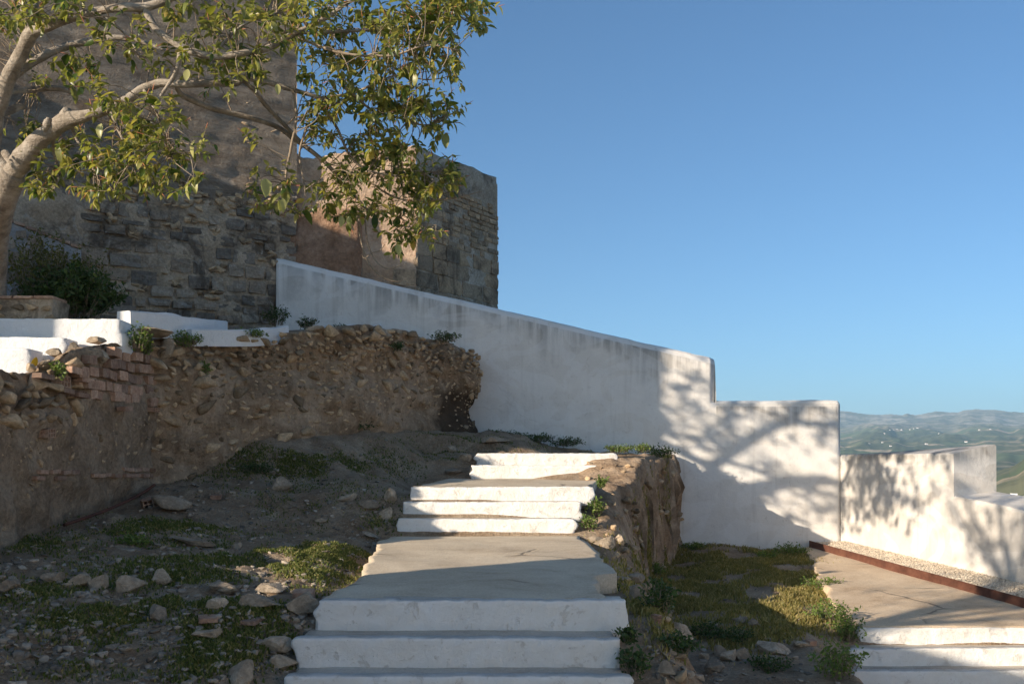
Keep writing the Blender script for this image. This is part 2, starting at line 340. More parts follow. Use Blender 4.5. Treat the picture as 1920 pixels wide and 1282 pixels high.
def ground_h(x, y):
    zl = interp(y, BASE); zs = interp(y, SIDE); zsh = interp(y, SHOULDER)
    xw = np.where(y > 12.4, -4.43+(y-12.4)*.99, -4.42)
    t = np.clip((x-xw)/np.maximum(-1.3-xw, .35), 0, 1)
    t = np.where(xw > -1.65, np.clip((x-xw)/2.2, 0, 1), t)
    zu = zl+(zs-zl)*sstep(0, 1, t)*.6+(zs-zl)*t*.4
    zu = np.where(x > -.4, zu+(zsh-zs)*sstep(-.4, 1.1, x), zu)
    lump = .05*fbm(x*1.1, y*1.1, 1.0, 4)+.026*fbm(x*5, y*5, 4.0, 3)+.012*fbm(x*11, y*11, 6.0, 2)
    onstair = sstep(-1.75, -1.35, x)*sstep(1.25, .9, x)*(y < 14.6)
    zu = zu+lump*(1-onstair)-.10*onstair
    xc = interp(y, XC)+.10*fbm(y*2.2, 3.3, 0, 4)*sstep(9, 13, y)+.03*fbm(y*5, 8.8, 0, 3); xb = interp(y, XB)+.08*fbm(y*1.9, 7.3, 0, 3)
    zr = lower(x, y)+.05*fbm(x*.9, y*.9, 7.0, 4)*sstep(8.5, 3.6, x)+.018*fbm(x*5, y*5, 9.0, 3)*sstep(5, 3.4, x)
    pathm = sstep(3.3, 3.75, x-.05*np.clip(y-12, 0, 9)*2.6)
    zr = zr-(np.clip(11.0-y, 0, 1.6)*.80)*sstep(3.0, 3.72, x)-.06*pathm
    f = np.clip((x-xc)/np.maximum(xb-xc, .04), 0, 1)
    f = np.where(y > 12.4, sstep(0, 1, f), .35*f+.65*f**1.7)
    return zu+(zr-zu)*f, f
gx = np.arange(-5.1, 7.4, .04); gy = np.arange(2.6, 17.13, .045)
GX, GY = np.meshgrid(gx, gy, indexing='ij')
GZ, GFf = ground_h(GX, GY)
cl = 4*GFf*(1-GFf)*sstep(12.0, 13.2, GY)
disp = .15*fbm(GX*2.6+GZ*.4, GY*2.6, GZ*2.6, 5)*cl + .06*fbm(GX*9, GY*9, GZ*2.2, 3)*cl
pts = np.stack([GX+disp, GY-disp*.4, GZ], -1)
ground = link('ground', grid_mesh('ground', pts, True, True)); ground.data.materials.append(M['soil']); ground.data.materials.append(M['cut'])
fc = grid_faces(len(gx), len(gy)); cf = GFf.ravel()[fc].mean(1); yy = GY.ravel()[fc].mean(1); xx = GX.ravel()[fc].mean(1)
mi = ((cf > .03) & (cf < .985) & (yy > 6)) | ((cf < .985) & (xx > .95) & (yy > 7))
ground.data.polygons.foreach_set('material_index', mi.astype(np.int32)); ground.data.update()
tag(ground, kind='structure')
def hmap(x, y):
    i = np.clip((np.asarray(x)-gx[0])/.04, 0, len(gx)-1.001); j = np.clip((np.asarray(y)-gy[0])/.045, 0, len(gy)-1.001)
    a, b = i.astype(int), j.astype(int); u, v = i-a, j-b
    return GZ[a, b]*(1-u)*(1-v)+GZ[a+1, b]*u*(1-v)+GZ[a, b+1]*(1-u)*v+GZ[a+1, b+1]*u*v
_ds = np.arange(4.0, 17.05, .04)
def hit(px, py):                            # where the line of sight meets the ground
    px = np.atleast_1d(np.asarray(px, float)); py = np.atleast_1d(np.asarray(py, float)); out = np.full((len(px), 3), np.nan)
    for a in range(0, len(px), 4000):
        X = (px[a:a+4000, None]-CX)/F*_ds; Z = (HY-py[a:a+4000, None])/F*_ds
        H = hmap(X, np.broadcast_to(_ds, X.shape)); ok = (H > Z) & (X > -5) & (X < 7.3)
        k = ok.argmax(1); good = ok.any(1); d = _ds[k]
        r = np.stack([(px[a:a+4000]-CX)/F*d, d, hmap((px[a:a+4000]-CX)/F*d, d)], 1); r[~good] = np.nan; out[a:a+4000] = r
    return out
# ------------------------------------------------------------ far country: one sheet to the horizon
def far_h(az, r):                           # az in radians from the view axis (right positive)
    base = np.interp(r, [0, 20, 60, 300, 900, 1500, 2500, 4000, 6000, 9000, 11500, 13500, 15000, 22000, 45000],
                        [-3.2, -3.6, -16, -52, -72, -74, -48, 8, 120, 285, 430, 640, 560, 500, 400])
    a = np.degrees(az)
    rug = fbm(a*.55+3, r/2300., 0, 5)
    base = base+sstep(3000, 9000, r)*rug*48*sstep(20000, 12000, r)
    base = base+sstep(1200, 4000, r)*sstep(9000, 6000, r)*12*fbm(a*.5, r/900., 5, 4)
    prof = np.interp(a, [-40, 10, 17, 19.5, 21.5, 22.5, 23.4, 24.6, 25.5, 27.5, 40], [500, 470, 490, 560, 610, 600, 570, 585, 605, 580, 480])
    ridge = prof*np.exp(-((r-13500)/1500.)**2)
    base = np.where(r > 9000, np.maximum(base, ridge+26*fbm(a*3.0, r/600., 2, 5)*sstep(9000, 12500, r)), base)
    base = np.where(r > 15500, np.maximum(base, 850*np.exp(-((a-24.15)/1.15)**2)*np.exp(-((r-19000)/1500.)**2)+12*fbm(a*4, r/500., 3, 3)), base)
    hill = 165*np.exp(-((a-31.5)/4.2)**2)*np.exp(-((r-2300)/620.)**2)
    return base+hill*(1+.12*fbm(a*1.5, r/260., 8, 4))+np.where(r < 1500, 1.2*fbm(a*.2, r/40., 1, 3)*sstep(30, 120, r), 0)
rr = np.concatenate([np.array([2., 10, 18]), np.geomspace(26, 2000, 60), np.linspace(2080, 16000, 150), np.geomspace(16400, 24000, 22)])
aa = np.radians(np.concatenate([np.arange(-180, 12, 4.), np.arange(12, 34, .08), np.arange(34, 181, 4.)]))
AA, RR = np.meshgrid(aa, rr, indexing='ij'); ZZ = far_h(AA, RR)
def country_mat():
    k = N('far_country'); p = k.pos()
    d = k.n('ShaderNodeVectorMath', {0: p}, operation='LENGTH').outputs['Value']
    z = k.n('ShaderNodeSeparateXYZ', {'Vector': p}).outputs[2]
    vor = k.n('ShaderNodeTexVoronoi', {'Vector': k.scaled(p, (1, .55, 0)), 'Scale': .0085})
    rnd = k.n('ShaderNodeSeparateColor', {'Color': vor.outputs['Color']}).outputs[0]
    field = k.ramp(rnd, [(0, (.085, .105, .05)), (.40, (.105, .13, .06)), (.58, (.14, .16, .075)), (.70, (.22, .18, .10)), (.84, (.50, .38, .26)), (.93, (.05, .075, .03)), (1, (.09, .12, .04))])
    scrub = k.ramp(k.noise(p, .011, 8, .75), [(.35, (.045, .058, .03)), (.5, (.09, .10, .05)), (.62, (.15, .14, .08)), (.72, (.32, .27, .19))])
    pw = k.noise(p, .0011, 6, .65)
    c = k.mix(k.ramp(pw, [(.46, (0,)), (.54, (1,))]), field, scrub)
    hillm = k.math('MULTIPLY', k.ramp(k.math('DIVIDE', z, 220), [(.02, (0,)), (.2, (1,))]), k.ramp(k.math('DIVIDE', d, 5000), [(.6, (1,)), (.72, (0,))]))
    c = k.mix(hillm, c, scrub)
    rocky = k.ramp(k.noise(p, .0035, 9, .75), [(.35, (.07, .075, .045)), (.48, (.15, .14, .10)), (.58, (.36, .31, .26)), (.72, (.52, .47, .41))])
    hi = k.math('ADD', k.math('DIVIDE', z, 700), k.math('MULTIPLY', k.noise(p, .0012, 5), .35))
    c = k.mix(k.ramp(hi, [(.50, (0,)), (.72, (1,))]), c, rocky)
    near = k.ramp(k.math('DIVIDE', d, 60), [(.3, (1,)), (.9, (0,))])
    c = k.mix(near, c, (.24, .20, .15))
    return k.done(c, .95, .05)
M['country'] = country_mat()
far = link('terrain', grid_mesh('terrain', np.stack([np.sin(AA)*RR, np.cos(AA)*RR, ZZ], -1), True, True), M['country']); tag(far, kind='structure')
def far_pt(px, r):
    az = math.atan2(px-CX, F); return np.array([math.sin(az)*r, math.cos(az)*r, float(far_h(np.array(az), np.array(float(r))))])
def sight_far(px, py, r0=1500, r1=13000):   # terrain point under a line of sight
    az = math.atan2(px-CX, F); r = np.linspace(r0, r1, 900); h = far_h(np.full_like(r, az), r)
    k = (h/(r*math.cos(az)) > (HY-py)/F).argmax(); return np.array([math.sin(az)*r[k], math.cos(az)*r[k], h[k]])
def house_mesh(name, w_, l_, h_, rf):
    v = [(-w_/2, -l_/2, -3), (w_/2, -l_/2, -3), (w_/2, l_/2, -3), (-w_/2, l_/2, -3), (-w_/2, -l_/2, h_), (w_/2, -l_/2, h_), (w_/2, l_/2, h_), (-w_/2, l_/2, h_)]
    wall = make_mesh(name, v+[(-w_/2, 0, h_+rf), (w_/2, 0, h_+rf)], [(0, 1, 5, 4), (1, 2, 6, 9, 5), (2, 3, 7, 6), (3, 0, 4, 8, 7)])
    e = .4; r = [(-w_/2-e, -l_/2-e, h_-.1), (w_/2+e, -l_/2-e, h_-.1), (w_/2+e, 0, h_+rf+.15), (-w_/2-e, 0, h_+rf+.15), (w_/2+e, l_/2+e, h_-.1), (-w_/2-e, l_/2+e, h_-.1)]
    roof = make_mesh(name+'_roof', r, [(0, 1, 2, 3), (3, 2, 4, 5)])
    return wall, roof
hw, hr = house_mesh('farmhouse', 14, 9, 5, 2.2); hw.materials.append(M['plainwhite']); hr.materials.append(M['roof'])
spots = [(1668, 806.5, 'leftmost house of the white hamlet below the ridge'), (1675, 806, 'second house of the white hamlet below the ridge'), (1682, 805.5, 'third house of the white hamlet below the ridge'), (1690, 806, 'rightmost house of the left white hamlet'),
         (1706, 805.5, 'leftmost house of the hamlet right of the larger one'), (1713, 804, 'middle house of the smaller white hamlet'), (1720, 803, 'rightmost house of the smaller white hamlet'),
         (1658, 813, 'lone white farmhouse in the fields under the hamlet'), (1737, 833, 'white farmhouse in the green fields nearest the parapet'), (1670, 837, 'small white farmhouse on the green plain at left'),
         (1630, 832, 'white farmhouse beside the low white wall edge'), (1655, 830, 'pair-end farmhouse among the scattered plain houses'), (1760, 813, 'white farmhouse below the grey peak'), (1811, 829, 'farmhouse at the foot of the scrub hill'), (1836, 806, 'white house on the right mountain slope'), (1857, 805, 'outermost right white house on the mountain slope')]
for px, py, lab in spots:
    q = sight_far(px, py); e = empty('farmhouse', q, lab, 'house', 'white farmhouses in the far valley')
    e.rotation_euler.z = random.uniform(-.5, .5); sc = random.uniform(.6, 1.05)*max(1, q[1]/7500); e.scale = (sc, sc, sc)
    link('wall', hw, None, e); link('roof', hr, None, e)
# ------------------------------------------------------------ steps
def riser_mesh(x0, x1, yf, zt, zb, dep=.10, amp=.012, seed=0, rag=.05):
    prof = [(0, zb-.06)]+[(0, zb+(zt-zb)*t) for t in np.linspace(0, .92, 7)]+[(.003, zt-.004), (.012, zt), (.04, zt+.001), (dep, zt), (dep, zb-.06)]
    prof = np.array(prof); K = len(prof); cz = (zt+zb)/2
    xs = np.concatenate([[x0, x0+.004, x0+.018], np.arange(x0+.045, x1-.044, .035), [x1-.018, x1-.004, x1]])
    sh = np.concatenate([[.25, .8, .95], np.ones(len(xs)-6), [.95, .8, .25]])
    V = np.zeros((len(xs), K, 3))
    for i, (x, s) in enumerate(zip(xs, sh)):
        y = yf+dep/2+(prof[:, 0]-dep/2)*s; z = cz+(prof[:, 1]-cz)*s
        V[i, :, 0] = x; V[i, :, 1] = y; V[i, :, 2] = z
    n1 = fbm(V[..., 0]*2+seed, V[..., 2]*3, seed*1.7, 3); n2 = fbm(V[..., 0]*14+seed, V[..., 2]*14, seed, 3)
    fr = (np.arange(K) < 10)[None, :]
    V[..., 1] += (amp*.6*n1+amp*.5*n2)*fr
    topm = ((np.arange(K) >= 8) & (np.arange(K) <= 11))[None, :]
    V[..., 2] += (.005*fbm(V[..., 0]*1.2+seed*3, seed, 0, 3)+.004*fbm(V[..., 0]*16, seed, 2, 3))*topm
    for side, x in ((0, x0), (1, x1)):      # broken ends
        d = np.abs(V[..., 0]-x); k = np.exp(-d/.03)
        V[..., 0] += (1 if side == 0 else -1)*k*rag*(.5+.8*fbm(V[..., 2]*13+side*9, seed+side, 0, 3))
    n = len(xs); f = []
    idx = np.arange(n*K).reshape(n, K)
    for i in range(n-1):
        for j in range(K):
            j2 = (j+1) % K; f.append((idx[i, j], idx[i, j2], idx[i+1, j2], idx[i+1, j]))
    f.append(tuple(idx[0, ::-1])); f.append(tuple(idx[-1]))
    return make_mesh('riser', V.reshape(-1, 3), [tuple(map(int, q)) for q in f], True)
def block_mesh(name, x0, x1, y0, y1, zt, zb, seed=0, nx=30, ny=8, amp=.004):
    X, Y = np.meshgrid(np.linspace(x0, x1, nx), np.linspace(y0, y1, ny), indexing='ij')
    Z = zt+amp*fbm(X*3+seed, Y*3, seed, 3)
    # sheet plus skirt
    Xp = np.pad(X, 1, mode='edge'); Yp = np.pad(Y, 1, mode='edge'); Zp = np.pad(Z, 1, mode='edge').copy()
    Zp[0] = zb; Zp[-1] = zb; Zp[:, 0] = zb; Zp[:, -1] = zb
    return grid_mesh(name, np.stack([Xp, Yp, Zp], -1), False, True)
def flight(name, label, steps, mat_w, tread_back, seed):
    e = empty(name, (steps[0][0]/2+steps[0][1]/2, steps[0][2], steps[0][4]), label, 'stairs')
    for i, (x0, x1, yf, zt, zb) in enumerate(steps):
        st = child('step', riser_mesh(x0, x1, yf, zt, zb, seed=seed+i*3.1), mat_w, e)
        back = steps[i-1][2]+.02 if i else tread_back
        child('tread', block_mesh('tread', x0+.05, x1-.06, yf+.085, back, zt-.005, zb-.1, seed+i), M['concrete'], e)
    return e
def st(pl, pr, pt, pb, d): a, b = P(pl, pt, d), P(pr, pb, d); return (a[0], b[0], d, a[2], b[2])
# listed from the top of each flight down
A = [st(586, 1186, 1125, 1181, 6.6), st(545, 1172, 1197, 1253, 6.26), st(530, 1190, 1268, 1330, 5.97), st(505, 1190, 1345, 1405, 5.66)]
flight('stone_stairs', 'lowest broad flight of flaking white steps in the foreground', A, M['step_white'], 6.85, 1.0)
B = [st(765, 1117, 912, 938, 11.73), st(752, 1096, 940, 969, 11.42), st(743, 1084, 972, 1004, 11.1)]
flight('stone_stairs', 'middle flight of three sunlit white steps above the concrete landing', B, M['step_white'], 11.95, 5.0)
Cc = [st(888, 1159, 849, 871.5, 14.5), st(880, 1156, 872, 897, 14.2)]
flight('stone_stairs', 'top pair of sunlit white steps below the sloping white wall', Cc, M['step_white'], 14.75, 9.0)
R_ = [st(1606, 2040, 1176, 1207, 10.84), st(1597, 2060, 1215, 1247, 10.59), st(1600, 2080, 1257, 1291, 10.32), st(1602, 2100, 1301, 1336, 10.05), st(1602, 2100, 1346, 1381, 9.8)]
flight('stone_stairs', 'white steps at the lower right corner below the rust edged path', R_, M['step_white'], 11.0, 13.0)
# ------------------------------------------------------------ concrete landings and the right path
def strip_path(name, rows, thick, seed, jit=.03, nx=46, dy=.06):
    rows = np.array(rows, float)            # y, x_left, x_right, z
    ys = np.arange(rows[0, 0], rows[-1, 0]+1e-6, dy); l, r, z = [np.interp(ys, rows[:, 0], rows[:, i]) for i in (1, 2, 3)]
    l = l+jit*fbm(ys*4, seed, 0, 4); r = r+jit*fbm(ys*4, seed+5, 0, 4)
    t = np.linspace(0, 1, nx); X = l[:, None]+(r-l)[:, None]*t; Y = np.repeat(ys[:, None], nx, 1)
    Z = z[:, None]+.009*fbm(X*1.3, Y*1.3, seed, 4)+0*X
    Xp, Yp, Zp = [np.pad(a, 1, mode='edge').copy() for a in (X, Y, Z)]
    Zp[0] -= thick; Zp[-1] -= thick; Zp[:, 0] -= thick; Zp[:, -1] -= thick
    o = link(name, grid_mesh(name, np.stack([Xp, Yp, Zp], -1), True), M['path']); return tag(o, kind='structure')
strip_path('landing', [(6.68, -1.26, .62, -.914), (7.3, -1.22, .63, -.895), (7.35, -1.20, .66, -.893), (7.9, -1.18, .68, -.882), (8.0, -1.2, .83, -.88), (9.3, -1.28, .80, -.85), (10.5, -1.40, .78, -.822), (11.09, -1.33, .74, -.808)], .16, 3)
strip_path('landing', [(11.84, -1.15, .95, -.281), (12.6, -1.10, 1.02, -.262), (13.5, -.95, 1.22, -.238), (14.19, -.85, 1.36, -.222)], .2, 8)
PATHZ = lambda y: -1.43-.058*(17-y)
strip_path('path', [(10.86, 3.78, 6.6, PATHZ(10.86)+.012), (12.0, 3.9, 6.4, PATHZ(12)+.012), (13.2, 4.15, 6.2, PATHZ(13.2)+.012), (15.0, 4.55, 5.9, PATHZ(15)+.012), (16.3, 4.85, 5.5, PATHZ(16.3)+.012), (16.97, 5.0, 5.3, PATHZ(16.97)+.012)], .14, 12, .05).data.materials[0] = M['path_tan']
o = link('added_forecourt', block_mesh('added_forecourt', -3.9, 1.25, -16, 5.35, -1.70, -2.4, 31, 40, 60, .01), M['path']); tag(o, kind='structure')  # unseen pale paving, added to bounce warm sunlight up onto the shaded steps
o = link('added_forecourt', block_mesh('added_forecourt', 1.252, 9.0, -16, 2.4, -1.74, -4.2, 33, 40, 40, .01), M['path']); tag(o, kind='structure')
# ------------------------------------------------------------ white walls
WY = 17.0
def long_wall():
    J = 3.487; bev = .11
    xs = np.concatenate([np.arange(-4.03, J-.11, .06), [J-.10, J-.08, J-.055, J-.03, J-.012, J, J+.003], np.arange(J+.06, 5.56, .06), [5.565, 5.59, 5.61, 5.622]])
    zt = np.where(xs <= J, 3.525-.2315*(xs+4.03), 1.062+.012*np.clip(xs-J, 0, 1))+.008*fbm(xs*1.5, 1, 0, 3)+.004*fbm(xs*7, 1, 3, 2)
    zt = zt-np.clip(xs-5.57, 0, 1)*.9
    out = []
    for x, z1 in zip(xs, zt):
        hi = x <= J; ex = max(0., (x-(J-.10))/.10) if hi else 0.; e2 = np.clip((x-5.565)/.057, 0, 1)**2
        zl = np.linspace(-2.1, 1.02, 24); zu_ = np.linspace(1.05, max(1.055, z1-bev), 12) if hi else np.full(12, z1-.045); zall = np.concatenate([np.minimum(zl, z1-.05), zu_])
        y = WY-.010*fbm(x*.9, zall*.9, 1, 4)-.003*fbm(x*6, zall*6, 1, 2)+bev*ex*(zall > 1.04)+.06*e2
        col = [(x, yy_, z_) for yy_, z_ in zip(y, zall)]; b2 = bev if hi else .05
        y0 = WY+bev*ex+.06*e2
        col += [(x, y0+b2*.35, z1-b2*.35), (x, y0+b2, z1), (x, WY+.55, z1+.01), (x, WY+.55, -2.1)]; out.append(col)
    V = np.array(out); me = grid_mesh('whitewashed_wall', V, True)
    import bmesh
    bm = bmesh.new(); bm.from_mesh(me); bm.verts.ensure_lookup_table(); m2 = V.shape[1]
    for k in (0, V.shape[0]-1): bm.faces.new([bm.verts[k*m2+j] for j in range(m2)])
    bmesh.ops.recalc_face_normals(bm, faces=bm.faces)
    for f_ in bm.faces: f_.smooth = abs(f_.normal.y) > .9
    bm.to_mesh(me); bm.free()
    return tag(link('whitewashed_wall', me, M['wall']), 'long stained white wall that slopes down to the right and ends in a lower flat block', 'wall')
long_wall()
# right parapet, two levels, running from the corner towards the camera
PD = np.array([.232, -.972]); PN = np.array([.972, .232]); P0 = np.array([5.628, 16.985])
def parapet():
    thick = .71; J = 2.87; ss = np.concatenate([np.arange(-.22, J-.05, .06), [J-.02, J, J+.003], np.arange(J+.05, 17, .06)]); V = []
    for s in ss:
        up = s <= J; b = P0+PD*s
        zt, zk = (.145+.003*s, .17+.037*s) if up else (-.457-.109*(s-J), -.40-.107*(s-J))
        zlow = np.linspace(-4.2, -.62, 16); rows = []
        zs = np.concatenate([np.minimum(zlow, zt-.05), np.linspace(-.55, zt-.035, 8) if up else np.full(8, zt-.04)])
        for z in zs: rows.append((*(b-PN*.010*float(fbm(s*.9, z*.9, 2, 4))), z))
        wob = .006*float(fbm(s*2, 2, 0, 3))
        rows += [(*(b+PN*.012), zt-.008+wob), (*(b+PN*.04), zt+wob), (*(b+PN*(thick-.03)), zk+wob), (*(b+PN*thick), zk-.03), (*(b+PN*thick), -4.2)]; V.append(rows)
    V = np.array(V); me = grid_mesh('parapet_wall', V, True, True)
    import bmesh
    bm = bmesh.new(); bm.from_mesh(me); bm.verts.ensure_lookup_table(); m2 = V.shape[1]
    for k in (0, V.shape[0]-1): bm.faces.new([bm.verts[k*m2+j] for j in range(m2)])
    bmesh.ops.recalc_face_normals(bm, faces=bm.faces)
    for f_ in bm.faces: f_.smooth = False
    bm.to_mesh(me); bm.free()
    return tag(link('parapet_wall', me, M['parapet']), 'white parapet wall with streaky leaf shadows that steps down at the right edge', 'wall')
parapet()
# rusted steel edging and gravel strip
ed = []
e0, e1 = P(1517, 1030, 16.9), np.array([6.35, 10.6, 0]); 
for t in np.linspace(0, 1, 30):
    q = e0*(1-t)+e1*t; z = PATHZ(q[1]); ed.append((q[0], q[1], z))
ed = np.array(ed); tn = ed[-1]-ed[0]; tn = tn[:2]/np.linalg.norm(tn[:2]); nn = np.array([-tn[1], tn[0]])
V = []
for q in ed:
    hh = .125; a = q[:2]; b = q[:2]+nn*.012
    V.append([(*a, q[2]-.1), (*a, q[2]+hh), (*b, q[2]+hh), (*b, q[2]-.1)])
o = tag(link('steel_edging', grid_mesh('steel_edging', np.array(V), False), M['corten']), 'rusted steel edging strip between concrete path and gravel', 'edging')
# gravel: bed and loose chips
rows = []
for t in np.linspace(0, 1, 40):
    y = 16.95+(10.6-16.95)*t; xa = np.interp(-y, [-e0[1], -e1[1]], [e0[0], e1[0]])+.02; xb = 5.66+(16.98-y)*.2387+.02
    rows.append([(xa+(xb-xa)*u, y, PATHZ(y)+.075+.02*u+.012*float(fbm(xa*3+u*4, y*3, 2, 3))) for u in np.linspace(0, 1, 14)])
rows = np.array(rows)
bed = tag(link('gravel_bed', grid_mesh('gravel_bed', rows, True), M['gravel']), kind='structure')
ICO = None
def ico(sub):
    import bmesh
    bm = bmesh.new(); bmesh.ops.create_icosphere(bm, subdivisions=sub, radius=1.0)
    v = np.array([x.co[:] for x in bm.verts]); f = np.array([[q.index for q in p.verts] for p in bm.faces]); bm.free(); return v, f
I1, I2, I3 = ico(1), ico(2), ico(3)
def rock_shape(seed, sub=I1, cuts=5, amp=.22):
    rg = np.random.default_rng(seed); v, f = sub; v = v.copy()
    v *= (1+amp*fbm(v[:, 0]*1.3+seed, v[:, 1]*1.3, v[:, 2]*1.3+seed*2, 4))[:, None]
    for _ in range(cuts):
        n = rg.normal(size=3); n /= np.linalg.norm(n); h = rg.uniform(.42, .78); d = v@n
        v = v-np.where(d > h, (d-h)*.92, 0)[:, None]*n
    if len(v) > 100: v *= (1+.05*fbm(v[:, 0]*5+seed, v[:, 1]*5, v[:, 2]*5, 3))[:, None]
    m = np.abs(v).max(0); return v/m, f
def shard(seed, n=13):
    import bmesh
    rg = np.random.default_rng(seed); bm = bmesh.new()
    for _ in range(n):
        p = rg.uniform(-1, 1, 3); p = p/max(1e-6, np.abs(p).max())*rg.uniform(.75, 1.0); p *= np.array([1, .9, rg.choice([.75, 1])]); bm.verts.new(p)
    r = bmesh.ops.convex_hull(bm, input=bm.verts[:]); bmesh.ops.delete(bm, geom=[g for g in r['geom_interior'] if isinstance(g, bmesh.types.BMVert)], context='VERTS')
    bmesh.ops.dissolve_limit(bm, angle_limit=.2, verts=bm.verts[:], edges=bm.edges[:]); bmesh.ops.bevel(bm, geom=bm.edges[:], offset=.07, segments=1, affect='EDGES'); bmesh.ops.triangulate(bm, faces=bm.faces[:])
    v = np.array([q.co[:] for q in bm.verts]); f = np.array([[a.index for a in q.verts] for q in bm.faces]); bm.free(); return v, f
SHARDS = [shard(700+i) for i in range(14)]
def scatter_chips(name, pts_, sizes, mat, par=None, variants=6, flat=.6, seed=3):
    rg = np.random.default_rng(seed); shapes = [(SHARDS[(i+seed) % 14] if name != 'gravel' else rock_shape(900+i, ico_low, 3)) for i in range(variants)]; parts = []
    for q, s in zip(pts_, sizes):
        v, f = shapes[rg.integers(variants)]; a = rg.uniform(0, 6.28); c_, s_ = math.cos(a), math.sin(a)
        k = np.array([s*rg.uniform(.7, 1.2), s*rg.uniform(.6, 1), s*flat*rg.uniform(.7, 1.1)])
        w_ = v*k; w_ = np.stack([w_[:, 0]*c_-w_[:, 1]*s_, w_[:, 0]*s_+w_[:, 1]*c_, w_[:, 2]], 1)+q; parts.append((w_, f))
    return link(name, joined(name, parts), mat, par)
ico_low = (np.array([(1, 0, 0), (-1, 0, 0), (0, 1, 0), (0, -1, 0), (0, 0, 1), (0, 0, -1)], float)*1.0, np.array([(0, 2, 4), (2, 1, 4), (1, 3, 4), (3, 0, 4), (2, 0, 5), (1, 2, 5), (3, 1, 5), (0, 3, 5)]))
n = 15000; uu = RNG.random(n); vv = RNG.random(n); yv = 16.9-6.2*uu
xa = np.interp(-yv, [-e0[1], -e1[1]], [e0[0], e1[0]])+.03; xb = 5.66+(16.98-yv)*.2387-.01
gp = np.stack([xa+(xb-xa)*vv, yv, PATHZ(yv)+.085+.02*vv+RNG.random(n)*.012], 1)
tag(scatter_chips('gravel', gp, RNG.uniform(.011, .026, n), M['gravel'], seed=5), 'pale loose gravel behind the rusted edging', 'gravel', kind='stuff')
# ------------------------------------------------------------ terrace: retaining walls and top sheet
WL = np.array([(-4.30, 2.4), (-4.35, 5.5), (-4.40, 8.5), (-4.43, 12.4), (-4.46, 12.75)]); WR = np.array([(-4.75, 12.12), (-4.43, 12.4), (-2.45, 14.4), (-.62, 16.30), (-.60, 16.99)])
TOPL = [(2.4, .0), (7.2, .08), (8.0, .30), (8.45, .742), (9.5, .895), (10.2, 1.16), (11.3, 1.38), (12.4, 1.51), (12.8, 1.53)]
TOPR = [(12.4, 1.51), (13.4, 1.71), (14.4, 1.97), (15.0, 2.08), (15.5, 1.99), (16.4, 1.87), (17, 1.82)]
def polyline(poly, ds):
    seg = np.linalg.norm(np.diff(poly, axis=0), axis=1); L = np.concatenate([[0], np.cumsum(seg)]); s = np.arange(0, L[-1]+ds*.5, ds); s[-1] = min(s[-1], L[-1])
    p = np.stack([np.interp(s, L, poly[:, 0]), np.interp(s, L, poly[:, 1])], 1); t = np.gradient(p, axis=0); t /= np.linalg.norm(t, axis=1)[:, None]
    return s, p, np.stack([t[:, 1], -t[:, 0]], 1)
def wall_disp(p, z, right):
    base = .07*fbm(p[..., 0]*1.4, p[..., 1]*1.4, z*1.6, 4)+.035*fbm(p[..., 0]*5, p[..., 1]*5, z*5, 4)
    if right: base = base+.13*vnoise(p[..., 0]*.9, p[..., 1]*.9, z*2.2+4)+.045*vnoise(p[..., 0]*3.3, p[..., 1]*3.3, z*4.5)
    return base
def face_mesh(name, poly, top, right):
    s, p, nrm = polyline(poly, .045); zt = interp(p[:, 1], top)+.05*fbm(s*2.2, 3.1, 0, 4); zb = interp(p[:, 1], BASE)-.25; n = 44
    rows = []
    for t in np.linspace(0, 1, n):
        z = zb+(zt-zb)*t; d = wall_disp(p, z, right)-.10*max(0, t-.72)/.28-.05*t
        rows.append(np.stack([p[:, 0]+nrm[:, 0]*d, p[:, 1]+nrm[:, 1]*d, z], -1))
    for k, (inn, up) in enumerate(((.22, .02), (.38, .03), (.6, .02)) if right else ((.13, -.01), (.2, -.05), (.27, -.25))):
        d = -inn+.04*fbm(p[:, 0]*3, p[:, 1]*3, k, 3); rows.append(np.stack([p[:, 0]+nrm[:, 0]*d, p[:, 1]+nrm[:, 1]*d, zt+up+.03*fbm(s*3, k, 5, 3)], -1))
    return grid_mesh(name, np.stack(rows, 1), True, True)
eL = empty('retaining_wall', (-4.4, 8.5, -.7), 'crumbling terrace wall at the left with exposed clay bricks and grey render', 'retaining wall')
eR = empty('retaining_wall', (-2.4, 14.4, .45), 'long brown rubble terrace wall in shade running back to the white wall', 'retaining wall')
child('render_face', face_mesh('render_face', WL, TOPL, False), M['render'], eL)
child('earth_face', face_mesh('earth_face', WR, TOPR, True), M['bank'], eR)
def wall_point(poly, s, z, right, off=0, flat=False):
    seg = np.linalg.norm(np.diff(poly, axis=0), axis=1); L = np.concatenate([[0], np.cumsum(seg)]); k = min(np.searchsorted(L, s, 'right')-1, len(seg)-1)
    t = (poly[k+1]-poly[k])/seg[k]; p = poly[k]+t*(s-L[k]); n = np.array([t[1], -t[0]]); d = 0.0 if flat else float(wall_disp(p, z, right))-.05
    return np.array([p[0]+n[0]*(d+off), p[1]+n[1]*(d+off), z]), t, n
ROCKS = [make_mesh('stone', *SHARDS[i]) for i in range(10)]
for m_ in ROCKS: m_.materials.append(M['rubble'])
def stone_child(par, mesh, loc, t, n, sx, sy, sz, roll=0, mat=None, name='stone'):
    o = bpy.data.objects.new(name, mesh); C.objects.link(o); o.parent = par; o.matrix_parent_inverse = Matrix.Translation(-par.location)
    T3 = Vector((t[0], t[1], 0)); N3 = Vector((n[0], n[1], 0)); U = Vector((0, 0, 1))
    R = Matrix((T3, -N3, U)).transposed() @ Matrix.Rotation(roll, 3, 'Y')
    o.matrix_basis = Matrix.Translation(Vector(loc)) @ R.to_4x4() @ Matrix.Diagonal((sx, sy, sz, 1)); return o
